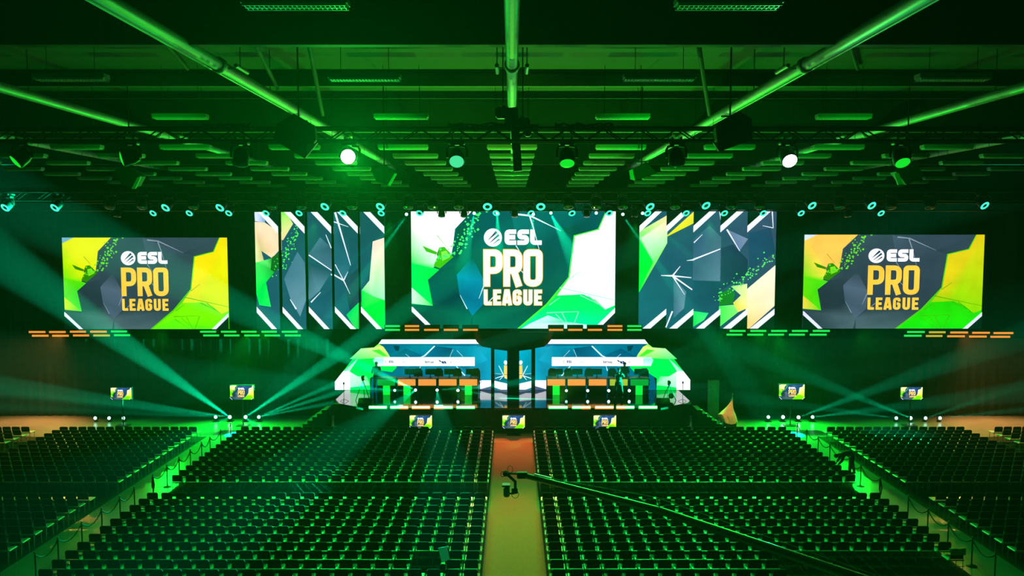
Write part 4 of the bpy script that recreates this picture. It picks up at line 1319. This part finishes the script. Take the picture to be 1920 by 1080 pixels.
def person(loc, J, label, hair='hair', rz=0):
    """J: joint name -> (x, y, z)"""
    N = ['pelvis', 'waist', 'chest', 'neck', 'jaw', 'crown', 'shl', 'ell', 'wrl', 'hal', 'shr', 'elr', 'wrr', 'har', 'hipl', 'knl', 'anl', 'tol', 'hipr', 'knr', 'anr', 'tor']
    rad = dict(pelvis=(.18, .14), waist=(.16, .13), chest=(.19, .14), neck=.055, jaw=(.075, .085), crown=(.075, .085), shl=.075, ell=.05, wrl=.03, hal=(.038, .02), shr=.075, elr=.05, wrr=.028, har=(.038, .02),
               hipl=.11, knl=.072, anl=.05, tol=.036, hipr=.11, knr=.072, anr=.05, tor=.036)
    E = [('pelvis', 'waist'), ('waist', 'chest'), ('chest', 'neck'), ('neck', 'jaw'), ('jaw', 'crown'), ('chest', 'shl'), ('shl', 'ell'), ('ell', 'wrl'), ('wrl', 'hal'), ('chest', 'shr'), ('shr', 'elr'), ('elr', 'wrr'), ('wrr', 'har'),
         ('pelvis', 'hipl'), ('hipl', 'knl'), ('knl', 'anl'), ('anl', 'tol'), ('pelvis', 'hipr'), ('hipr', 'knr'), ('knr', 'anr'), ('anr', 'tor')]
    P = [Vector(J[n]) for n in N]
    Rr = [rad[n] for n in N]
    ed = [(N.index(a), N.index(b)) for a, b in E]
    for h_, w_, e_ in (('hal', 'wrl', 'ell'), ('har', 'wrr', 'elr')):
        hp = Vector(J[h_])
        d = (hp - Vector(J[w_])).normalized()
        side = d.cross(Vector((0, 1, .3))).normalized()
        up = d.cross(side)
        for k in range(4):
            b = hp + side * (.03 - .02 * k)
            L_ = (.045, .052, .048, .038)[k]
            i0 = len(P)
            P += [b + d * .02, b + d * (.02 + L_ * .6) + up * .008, b + d * (.02 + L_) + up * .025]
            Rr += [.010, .009, .008]
            ed += [(N.index(h_), i0), (i0, i0 + 1), (i0 + 1, i0 + 2)]
        i0 = len(P)
        P += [hp + side * .035 - d * .03 + up * .01, hp + side * .06 + up * .02]
        Rr += [.012, .010]
        ed += [(N.index(h_), i0), (i0, i0 + 1)]
    t = empty('person', loc, label, 'person', rz=rz)
    skin_mesh('body', P, ed, Rr, M['skin'], t)
    # clothing over torso, arms and legs
    def sub(names, edges, grow, nm, m):
        pp = [Vector(J[n]) for n in names]
        rr_ = [tuple(v + grow for v in rad[n]) if isinstance(rad[n], tuple) else rad[n] + grow for n in names]
        skin_mesh(nm, pp, [(names.index(a), names.index(b)) for a, b in edges], rr_, m, t)
    sub(['pelvis', 'waist', 'chest', 'neck', 'shl', 'ell', 'wrl', 'shr', 'elr', 'wrr'], [('pelvis', 'waist'), ('waist', 'chest'), ('chest', 'neck'), ('chest', 'shl'), ('shl', 'ell'), ('ell', 'wrl'), ('chest', 'shr'), ('shr', 'elr'), ('elr', 'wrr')], .014, 'jacket', M['clothes'])
    sub(['pelvis', 'waist', 'hipl', 'knl', 'anl', 'hipr', 'knr', 'anr'], [('waist', 'pelvis'), ('pelvis', 'hipl'), ('hipl', 'knl'), ('knl', 'anl'), ('pelvis', 'hipr'), ('hipr', 'knr'), ('knr', 'anr')], .016, 'trousers', M['clothes'])
    for a_ in ('l', 'r'):
        A_, T_ = Vector(J['an' + a_]), Vector(J['to' + a_])
        MB().tube([A_ - (T_ - A_) * .3 + Vector((0, 0, -.02)), A_ * .4 + T_ * .6, T_ + (T_ - A_) * .15], [.05, .05, .038], 8).build('shoe', M['black'], t, True)
    # hair and face
    jw, cr_ = Vector(J['jaw']), Vector(J['crown'])
    ax = (cr_ - jw).normalized()
    face = Vector(J['face']).normalized()
    MB().lathe([(-.045, .088), (.0, .10), (.05, .092), (.085, .05), (.095, .0)], cr_ - face * .018, ax, 14).build('hair', M[hair], t, True)
    sd = ax.cross(face).normalized()
    e = MB()
    for s in (-1, 1):
        e.lathe([(0, .012), (.006, .008), (.008, 0)], (jw + cr_) / 2 + ax * .01 + face * .082 + sd * s * .03, face, 8)
    e.build('eyes', M['black'], t)
    MB().cyl((jw + cr_) / 2 - ax * .005 + face * .078, (jw + cr_) / 2 - ax * .03 + face * .105, .008, .014, n=8).build('nose', M['skin'], t, True)
    MB().box(jw + face * .082 - ax * .005, (.04, .01, .008)).build('mouth', M['clothes'], t)
    er = MB()
    for s in (-1, 1):
        er.lathe([(0, .022), (.012, .026), (.016, .012)], (jw + cr_) / 2 + sd * s * .075, sd * s, 8)
    er.build('ears', M['skin'], t, True)
    return t


STAND = dict(pelvis=(0, 0, .95), waist=(0, 0, 1.08), chest=(0, .01, 1.32), neck=(0, 0, 1.48), jaw=(0, -.03, 1.56), crown=(0, -.02, 1.66), face=(0, -1, 0),
             shl=(-.19, 0, 1.39), ell=(-.25, -.06, 1.12), wrl=(-.2, -.28, 1.12), hal=(-.17, -.36, 1.15), shr=(.19, 0, 1.39), elr=(.25, -.06, 1.12), wrr=(.2, -.28, 1.12), har=(.17, -.36, 1.15),
             hipl=(-.1, 0, .80), knl=(-.12, -.02, .48), anl=(-.13, .02, .08), tol=(-.14, -.14, .035), hipr=(.1, 0, .80), knr=(.12, -.02, .48), anr=(.13, .02, .08), tor=(.14, -.14, .035))
BEND = dict(pelvis=(0, 0, .90), waist=(-.12, 0, 1.0), chest=(-.36, 0, 1.02), neck=(-.53, 0, .95), jaw=(-.60, 0, .88), crown=(-.69, 0, .84), face=(-.4, 0, -1),
            shl=(-.42, -.17, .93), ell=(-.48, -.18, .68), wrl=(-.62, -.12, .50), hal=(-.68, -.10, .44), shr=(-.42, .17, .95), elr=(-.46, .18, .70), wrr=(-.60, .12, .55), har=(-.66, .1, .49),
            hipl=(.0, -.1, .76), knl=(-.10, -.12, .46), anl=(-.12, -.12, .08), tol=(-.27, -.13, .035), hipr=(.03, .1, .76), knr=(.10, .14, .46), anr=(.20, .14, .08), tor=(.05, .15, .035))
OPER = dict(STAND, ell=(-.3, -.02, 1.22), wrl=(-.22, -.22, 1.38), hal=(-.17, -.28, 1.42), elr=(.3, -.02, 1.22), wrr=(.2, -.22, 1.38), har=(.15, -.28, 1.42),
            hipl=(-.11, 0, .80), knl=(-.17, -.02, .48), anl=(-.22, .02, .08), tol=(-.25, -.12, .035), hipr=(.11, 0, .80), knr=(.17, -.02, .48), anr=(.22, .02, .08), tor=(.25, -.12, .035))

p = at(1596, 880, 36.9)
person((p.x, 36.9, 0), BEND, 'person in dark clothes bending over between the rope barrier and the right seating block')
p = at(1160, 735, 47.7)
person((p.x, 47.7, ZS), OPER, 'person in dark clothes standing legs apart before the right desks with a camera')
t = empty('shoulder_camera', (p.x + .02, 47.4, ZS + 1.47), 'dark video camera held up by the person before the right desks', 'camera')
MB().box((0, 0, 0), (.14, .34, .16), bev=.02).build('camera_body', M['black'], t)
MB().cyl((0, -.17, 0), (0, -.30, 0), .05, n=12).build('lens_barrel', M['black'], t, True)
p = at(1171.5, 700, 49.7)
person((p.x, 49.85, ZS), STAND, 'person in dark clothes standing behind the right desks, head against the white sponsor strip')
p = at(705, 700, 49.7)
person((p.x, 49.85, ZS + .02), STAND, 'fair-haired person in dark clothes standing behind the green-fronted left desk', 'hair_light')

XCC = .075
# ------------------------------------------------------------------ aisle carpet
tag(MB().box((XCC, 33.0, .006), (1.98, 23.4, .012)).build('aisle_carpet', M['carpet']), 'long tan carpet runner down the middle aisle to the stage', 'carpet')


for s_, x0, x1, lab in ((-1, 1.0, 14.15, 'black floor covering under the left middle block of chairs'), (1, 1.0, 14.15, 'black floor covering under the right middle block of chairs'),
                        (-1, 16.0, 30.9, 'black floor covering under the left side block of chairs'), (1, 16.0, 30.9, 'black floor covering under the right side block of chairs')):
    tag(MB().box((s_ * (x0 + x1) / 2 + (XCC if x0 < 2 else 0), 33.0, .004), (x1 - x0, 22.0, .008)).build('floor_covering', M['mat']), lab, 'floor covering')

# ------------------------------------------------------------------ chairs
PITCH, ROWP = .54, .733


def chair_bits():
    """lists of (name, MB, material) around an origin under the middle of the seat; the sitter faces +Y"""
    seat = MB().box((0, .02, .455), (.515, .46, .05), bev=.02)
    back = MB()
    w0, w1, y0, y1, z0, z1, th = .20, .20, -.205, -.235, .50, .785, .035
    prof = [(-w0, z0), (-w0 - .002, z1 - .05), (-w0 + .035, z1), (w0 - .035, z1), (w0 + .002, z1 - .05), (w0, z0)]
    def yy(z, off): return y0 + (y1 - y0) * (z - z0) / (z1 - z0) + off
    vs = [(x, yy(z, -th / 2), z) for x, z in prof] + [(x, yy(z, th / 2), z) for x, z in prof]
    n = len(prof)
    back.add(vs, [(k, (k + 1) % n, n + (k + 1) % n, n + k) for k in range(n)] + [tuple(range(n - 1, -1, -1)), tuple(range(n, 2 * n))])
    legs = []
    for s in (-1, 1):
        legs.append(('leg', MB().tube([(s * .205, -.225, .0), (s * .205, -.20, .44), (s * .205, -.215, .60)], .011, 5), 'chrome'))
        legs.append(('leg', MB().tube([(s * .215, .22, .0), (s * .215, .20, .43)], .011, 5), 'chrome'))
    bar = MB().cyl((-.27, -.218, .27), (.27, -.218, .27), .009, n=5)
    return [('seat', seat, 'seat'), ('backrest', back, 'fabric')] + legs + [('link_bar', bar, 'chrome')]


def make_chair():
    r = empty('audience_chair', (0, 0, 0))
    for nm, mb, m in chair_bits():
        mb.build(nm, M[m], r)
    return r


XA = 1.02   # half width between the inner chair edges
XC = .075
pos = []    # (x, y, block, row from the bottom, number from the aisle)
Arows = [43.15 - .733 * k for k in range(13)]
Brows = [31.95 - .745 * k for k in range(12)]
nb = len(Brows)
allrows = [(y, nb + 13 - k) for k, y in enumerate(Arows)] + [(y, nb - k) for k, y in enumerate(Brows)]
for y, rn in allrows:
    for s in (-1, 1):
        for c in range(24):
            x = XC + s * (XA + PITCH * (c + .5))
            if s > 0 and rn <= nb - 8 and c >= 13 and not (rn == nb - 8 and c == 23):
                continue
            if s < 0 and c in (2, 3) and rn in (nb - 8, nb - 9):
                continue
            # skip what lies outside the frame
            zt_ = .8
            py = HY + F * (H - zt_) / y
            if py > 1085 or abs(x) * F / y > 985:
                continue
            pos.append((x, y, 'left' if s < 0 else 'right', rn, c + 1))
rmin = min(p[3] for p in pos)
sidepos = []
SP = .47
for y, rn in allrows:
    for s in (-1, 1):
        for c in range(15):
            x = s * (16.05 + SP * (c + .5))
            if abs(x) * F / y < 985:
                sidepos.append((x, y))
        for c in range(8):
            x = s * (24.6 + SP * (c + .5))
            if abs(x) * F / y < 985:
                sidepos.append((x, y))
pos.sort(key=lambda p: (p[1], abs(p[0])))
near, rest = pos[:300], pos[300:]
jr = random.Random(11)
c0 = make_chair()
for i, (x, y, blk, rn, c) in enumerate(near):
    o = c0 if i == 0 else copy_tree(c0)
    o.location = (x + jr.uniform(-.008, .008), y + jr.uniform(-.012, .012), 0)
    tag(o, 'black-backed chair in the %s block, %s row from the bottom, %s from the aisle carpet' % (blk, ORD[rn - rmin + 1], ORD[c]), 'chair', 'audience chairs in the middle blocks')


def chair_mass(name, places, label, parent=None):
    bits = chair_bits()
    ms = ['seat', 'fabric', 'chrome']
    vs, fs, mi = [], [], []
    for (x, y) in places:
        x += jr.uniform(-.008, .008)
        y += jr.uniform(-.012, .012)
        for nm, mb, m in bits:
            o = len(vs)
            vs += [(v[0] + x, v[1] + y, v[2]) for v in mb.v]
            fs += [tuple(i + o for i in f) for f in mb.f]
            mi += [ms.index(m)] * len(mb.f)
    me = bpy.data.meshes.new(name)
    me.from_pydata(vs, [], fs)
    for m in ms:
        me.materials.append(M[m])
    me.polygons.foreach_set('material_index', mi)
    me.update()
    o = bpy.data.objects.new(name, me)
    col.objects.link(o)
    return tag(o, label, 'chairs', kind='stuff')


chair_mass('distant_audience_chairs', [(p[0], p[1]) for p in rest] + sidepos, 'black-backed audience chairs in all the rows nearer the stage and in the side blocks')

# yellow cloth over the backrest of an end chair, right block
yx = XC + XA + PITCH * 23.5
sd_ = MB()
prof = []
for k in range(9):
    a_ = PI * k / 8
    prof.append((-.24 + .045 * -math.cos(a_), .785 + .03 + .03 * math.sin(a_)))
prof = [(-.285, .66)] + prof + [(-.195, .70)]
vs, fs = [], []
for i_, x_ in enumerate((-.23, -.1, .02, .12, .235)):
    for (yy_, zz_) in prof:
        vs.append((x_, yy_, zz_ + .008 * math.sin(i_ * 2.1)))
m_ = len(prof)
for i_ in range(4):
    fs += [(i_ * m_ + k, i_ * m_ + k + 1, (i_ + 1) * m_ + k + 1, (i_ + 1) * m_ + k) for k in range(m_ - 1)]
cl = tag(MB().add(vs, fs).build('yellow_cloth', M['hivis'], smooth=True, loc=(yx, Brows[8], 0)), 'yellow-green cloth laid over the last chair back at the right end of the seating', 'cloth')
sm_ = cl.modifiers.new('thick', 'SOLIDIFY')
sm_.thickness = .012

# matt display on a stand among the left chairs
p = at(833, 1040, 25.6)
t = empty('camera_monitor', (p.x, 25.6, 0), 'pale green rectangular monitor face on a dark stand among the left chairs near the aisle', 'monitor')
hz = p.z
MB().box((0, 0, hz), (.27, .03, .40), Euler((R(-10), R(-14), 0)), bev=.01).build('display', M['tablet'], t)
MB().box((0, .03, hz), (.31, .03, .44), Euler((R(-10), R(-14), 0)), bev=.01).build('frame', M['black'], t)
MB().cyl((.05, .02, 0), (.05, .04, hz - .15), .03).box((.05, .0, hz - .35), (.36, .3, .16), bev=.03).build('stand', M['black'], t)

# ------------------------------------------------------------------ rope barriers
LY = [25.2, 26.5, 28.0, 29.4, 30.8, 32.0, 33.7, 35.1, 36.4, 37.7, 39.1, 40.2, 41.7, 43.2]
RY = [25.2, 26.5, 28.0, 29.4, 30.9, 33.3, 35.2, 36.4, 38.7, 40.2, 41.8, 43.2]


def barrier(side, ys, gap, X):
    pr = None
    for i, y in enumerate(ys):
        x = side * X
        sn = 'left' if side < 0 else 'right'
        if pr is None:
            pr = empty('barrier_post', (x, y, 0))
            MB().cyl((0, 0, .02), (0, 0, .9), .022, n=10).build('pole', M['post'], pr, True)
            MB().lathe([(0, .17), (.02, .165), (.035, .05), (.05, .025)], (0, 0, 0), (0, 0, 1), 18).build('base_plate', M['post'], pr, True)
            MB().lathe([(0, .028), (.02, .034), (.05, .03), (.065, .0)], (0, 0, .9), (0, 0, 1), 12).build('cap', M['chrome'], pr, True)
            o = pr
        else:
            o = copy_tree(pr)
        o.location = (x, y, 0)
        tag(o, 'dark barrier post along the %s side aisle, %s from the camera' % (sn, ORD[i + 1]), 'barrier post', 'barrier posts along the side aisles')
        if i and i != gap:
            y0 = ys[i - 1]
            pts = []
            sag = .24 + .05 * jr.random()
            for k in range(11):
                t_ = k / 10
                pts.append((x, y0 + (y - y0) * t_, .86 - sag * 4 * t_ * (1 - t_)))
            tag(MB().tube(pts, .02, 6).build('barrier_rope', M['rope'], smooth=True), 'dark sagging rope between the %s and %s posts of the %s side aisle' % (ORD[i], ORD[i + 1], sn), 'rope', 'ropes between the barrier posts')
    # rope end hanging at the gap
    y = ys[gap]
    tag(MB().tube([(side * X, y, .86), (side * X + .06, y - .02, .5), (side * X + .03, y - .03, .25), (side * X - .04, y - .02, .45), (side * X - .02, y, .84)], .022, 6).build('hanging_rope', M['rope'], smooth=True),
        'looped rope end hanging down the post at the gap in the %s barrier' % ('left' if side < 0 else 'right'), 'rope')


barrier(-1, LY, 6, 14.45)
barrier(1, RY, 5, 14.65)

# ------------------------------------------------------------------ camera crane
tip = at(948, 888, 27.0)
mid = at(1240, 958, 23.4)
end = at(1640, 1094, 18.6)
t = empty('camera_crane', (end.x, end.y, 0), 'long dark camera crane reaching from the lower right over the chairs to the aisle', 'camera crane')
o0 = Vector((end.x, end.y, 0))
d = (tip - end).normalized()
beg = at(985, 892, 26.6)
MB().tube([end - o0, mid - o0, beg - o0], [.12, .105, .085], 12).build('arm', M['jib'], t, True)
MB().tube([beg - o0, at(968, 888, 26.8) - o0, tip - o0], [.05, .035, .03], 8).build('arm_tip', M['black'], t, True)
MB().box(beg - o0 + Vector((-.1, 0, .02)), (.34, .2, .2), bev=.03).build('tip_joint', M['black'], t)
MB().lathe([(-.08, .07), (0, .1), (.08, .07)], tip - o0, (0, 1, 0), 14).build('tip_pulley', M['black'], t, True)
up = Vector((0, 0, .5))
MB().cyl(mid - o0 - Vector((0, 0, .1)), mid - o0 + Vector((-.12, 0, .38)), .02, n=6).cyl(mid - o0 + Vector((-.12, 0, .38)), beg - o0 + Vector((0, 0, .06)), .008, n=5).cyl(mid - o0 + Vector((-.12, 0, .38)), end - o0 + Vector((0, 0, .2)), .008, n=5).build('brace_wires', M['chrome'], t)
MB().box(at(1018, 893, 26.2) - o0, (.55, .05, .04), Euler((0, R(14), 0))).build('arm_highlight_bar', M['white_lens' if False else 'chrome'], t)  # bright bar standing in for the highlight on the arm
MB().cyl((0, 0, .5), (0, 0, end.z + .1), .10, n=14).build('pedestal_column', M['jib'], t, True)
MB().box((0, 0, .3), (1.3, 1.3, .12), bev=.02).build('dolly_platform', M['black'], t)
for sx in (-1, 1):
    for sy in (-1, 1):
        MB().cyl((sx * .6 - .05, sy * .6, .14), (sx * .6 + .05, sy * .6, .14), .14, n=16).build('wheel', M['black'], t, True)
MB().tube([(0, 0, end.z), Vector((0, 0, end.z)) - d * 2.4], [.12, .12], 12).build('rear_arm', M['jib'], t, True)
MB().cyl(Vector((0, 0, end.z)) - d * 2.2 - Vector((.2, 0, 0)), Vector((0, 0, end.z)) - d * 2.2 + Vector((.2, 0, 0)), .26, n=20).build('counterweights', M['black'], t, True)
# remote head hanging at the tip
Yh = 26.9
a1, a2, a3 = at(955, 893, Yh), at(966, 903, Yh), at(966, 922, Yh)
MB().tube([tip - o0, a1 - o0, a2 - o0, a3 - o0], [.05, .05, .05, .045], 8).build('hanging_arm', M['black'], t, True)
MB().box(at(965, 920, Yh) - o0, (.20, .16, .18), bev=.03).build('pan_motor', M['black'], t)
cp = at(950, 920, Yh)
MB().box(cp - o0, (.20, .42, .34), bev=.05).cyl(cp - o0 + Vector((0, .2, .03)), cp - o0 + Vector((0, .42, .03)), .07, n=14).box(cp - o0 + Vector((-.02, -.05, .2)), (.26, .3, .06), bev=.01).build('camera_body', M['jib'], t, True)
MB().cyl(cp - o0 + Vector((-.1, .05, -.1)), cp - o0 + Vector((.25, .02, -.1)), .03).build('cradle', M['black'], t)
for cx_, cy_, rx, ry in ((956.5, 880, 5, 6.5), (966, 927, 6.5, 7), (943, 889, 4, 5)):
    pts = [at(cx_ + rx * math.cos(k * 2 * PI / 16), cy_ + ry * math.sin(k * 2 * PI / 16), Yh + .02 * math.sin(k)) - o0 for k in range(17)]
    MB().tube(pts, .010, 5).build('cable_loop', M['black'], t, True)

# ------------------------------------------------------------------ light and haze
def beam(px, py, Y, tx, ty, dy, e, ang, c=TEAL, bl=.5):
    p = at(px, py, Y)
    q = at(tx, ty, Y + dy)
    return spot(p, q, e, c, ang, bl, .04)


BE = 2.1e6
Yf = 47.2
for (px, py, tx, ty, dy, e, ang) in [
    (430.5, 782, 330, 712, .1, 1.15, 11), (430.5, 782, 300, 764, .1, .85, 6), (430.5, 782, 352, 822, -7, .05, 10), (430.5, 782, 330, 776, .2, .4, 4),
    (404, 782, 250, 764, .2, .5, 4), (404, 782, 250, 776, .2, .4, 3),
    (460, 782, 560, 715, .1, 1.1, 8), (460, 782, 538, 852, -8.5, .14, 8),
    (485, 782, 640, 714, .1, 1.1, 4.5), (485, 782, 640, 734, .1, 1.0, 4.5), (485, 782, 640, 752, .1, .8, 4),
    (1497.5, 782, 1600, 745, .1, .32, 8), (1524, 782, 1640, 768, .1, .3, 7),
    (1708, 784, 1640, 757, .1, .24, 8), (1681, 784, 1560, 768, .1, .22, 6), (1736, 784, 1850, 745, .1, .08, 8), (1763, 784, 1880, 772, .1, .15, 5)]:
    beam(px, py, Yf, tx, ty, dy, e * BE, ang)
Yg = 48.1
for (px, py, tx, ty, dy, e, ang) in [
    (779, 731.5, 690, 690, -.8, 1.1, 10), (779, 731.5, 655, 822, -11, .2, 9), (779, 731.5, 690, 733, -.3, .3, 6), (740, 732, 690, 728, -.3, .3, 10),
    (819.5, 731.5, 827, 800, -8, .10, 9), (819.5, 731.5, 860, 728, -.3, .25, 7), (858.5, 732, 930, 722, -.3, .3, 7), (858.5, 732, 930, 742, -.3, .3, 6),
    (1141.5, 732.5, 1200, 700, -.5, .12, 6), (1180, 732.5, 1230, 729, -.3, .12, 6)]:
    beam(px, py, Yg, tx, ty, dy, e * BE * .8, ang)
Yh_ = 45.8
for (px, py, tx, ty, dy, e, ang) in [
    (762, 405, 715, 470, -.2, .35, 8), (762, 405, 700, 455, -.2, .2, 4), (889, 403, 872, 480, 3, .35, 12), (932, 402, 936, 480, 3, .4, 13), (1033, 402, 1075, 480, 3, .5, 16), (1000, 405, 995, 480, 3, .25, 12),
    (1168, 405, 1215, 470, -.2, .3, 8), (1205, 402, 1260, 450, -.5, .1, 8)]:
    beam(px, py, Yh_, tx, ty, dy, e * BE, ang)
# the hot lenses also shine straight down the hall
for (px, py, Y_) in [(p_[0], p_[1], 47.15) for p_ in FLOOR_B if p_[2]]:
    p = at(px, py, Y_)
    spot(p, (0, 0, H), 1500, (.02, 1, .45), 26, .8, .05)
# lenses of those narrow beams
for i, (px, py) in enumerate(((762, 402), (889, 400), (932, 399.5), (1033, 399.5), (1118, 399.5), (1168, 402), (1205, 400), (1000, 402))):
    place_light(at(px, py, 45.95), .5, 'hotmid', 80, 0, 'small glaring teal beam light above the main screen edge, number %s from the left' % ORD[sorted([762, 889, 932, 1033, 1118, 1168, 1205, 1000]).index(px) + 1], 'small beam lights above the main screen')

# green wash from the LED battens under the screens, orange from the outer and middle ones
for x, c, e in ((-14.2, GREEN, 5000), (-12, GREEN, 3500), (14.2, GREEN, 5000), (12, GREEN, 3500), (-20, GREEN, 2500), (20, GREEN, 2500)):
    spot((x, 49.0, 4.9), (x * 1.12, 39, 0), e, c, 115, .8, .1)
for x in (-15.2, 15.2):
    spot((x, 48.9, 4.9), (x * 1.05, 44.6, 0), 11000, GREEN, 74, .9, .1)
for x, e in ((-26, 5200), (26, 5200)):
    spot((x, 49.0, 4.9), (x * 1.05, 44, 0), e, ORANGE, 110, .8, .1)
for x in (-2.1, 2.25):
    spot((x, 48.9, 5.15), (x * .12, 41.5, 0), 1900, (1, .30, .07), 34, .9, .06)
    spot((x, 48.9, 5.15), (x * .05, 29, 0), 6800, (1, .34, .08), 13, .9, .06)
for x in (-6.9, -2.4, 2.4, 6.9):
    spot((x, 44.75, 1.38), (x, 38, 0), 500, (0, 1, .06), 110, .9, .08)
# low green wash over the chairs from the batten rows and the screens' lower edge
for x, e in ((-11, 1800), (-6, 900), (6, 900), (11, 1800)):
    spot((x, 48.9, 5.1), (x * .95, 27, 0), e, GREEN, 60, .9, .1)
for x, e in ((-10.5, 18000), (-6.5, 17000), (-3, 7500), (3, 7500), (6.5, 17000), (10.5, 18000)):  # steeper spots added below the rear rig to brighten the seats
    spot((x, YR2 - .8, zr2 - .8), (x * .93, 30, 0), e, (.0, 1, .07), 42, .9, .15)
# lights of the rig thrown back along the ceiling
for x, e in ((-13, 200), (-6, 1100), (0, 1300), (6, 1100), (13, 200)):
    spot((x, YR - 1.2, zr1 - .4), (x * .8, 14, 15.6), e, GREEN, 100, .9, .2)
# extra spots added at the hall truss to brighten the hanging ceiling lights
for x, c_, e in ((-9, GREEN, 350), (-3.8, GREEN, 650), (0, (.12, 1, .03), 600), (3.8, GREEN, 650), (9, GREEN, 350)):
    spot((x, YT + .7, zb - .9), (x * 1.3, 36, 13.6), e, c_, 80, .9, .1)
# uplights added at the stage edge for screen and beam spill on ceiling lights
for x, c_, e in ((-8, GREEN, 10000), (-2.5, (.12, 1, .03), 10000), (2.5, (.12, 1, .03), 10000), (8, GREEN, 10000)):
    spot((x, 44.7, 1.6), (x * 1.1, 35, 13), e, c_, 70, .9, .1)
# glaring lamp on the hall truss
pl = at(656, 303, YT - .75)
spot(pl, (0, 0, 10.5), 65000, (.0, 1, .06), 30, .9, .12)
spot(pl, (-3, 6, 14.0), 350, (.0, 1, .05), 150, .9, .12)
pl2 = at(1476, 293, YT - .6)
spot(pl2, (pl2.x, 5, 5), 900, (.1, 1, .2), 120, .9, .1)
# warm light on the draped cloth
spot((pb.x - .4, 43.6, 3.0), (pb.x, 45.8, .9), 300, (1, .36, .10), 26, .5, .05)

w = bpy.data.worlds.new('hall_air')
sc.world = w
w.use_nodes = True
nt = w.node_tree
bg = nt.nodes['Background']
bg.inputs['Color'].default_value = (0, 0, 0, 1)
bg.inputs['Strength'].default_value = 0
vsn = nt.nodes.new('ShaderNodeVolumeScatter')
vsn.inputs['Color'].default_value = (1, 1, 1, 1)
vsn.inputs['Density'].default_value = .0007
vsn.inputs['Anisotropy'].default_value = .1
nt.links.new(vsn.outputs['Volume'], nt.nodes['World Output'].inputs['Volume'])

c = sc.cycles
c.use_denoising = True
c.max_bounces = 3
c.diffuse_bounces = 2
c.glossy_bounces = 2
c.transmission_bounces = 1
c.volume_bounces = 0
c.sample_clamp_indirect = 3.0
c.sample_clamp_direct = 0
c.caustics_reflective = False
c.caustics_refractive = False
c.use_light_tree = True
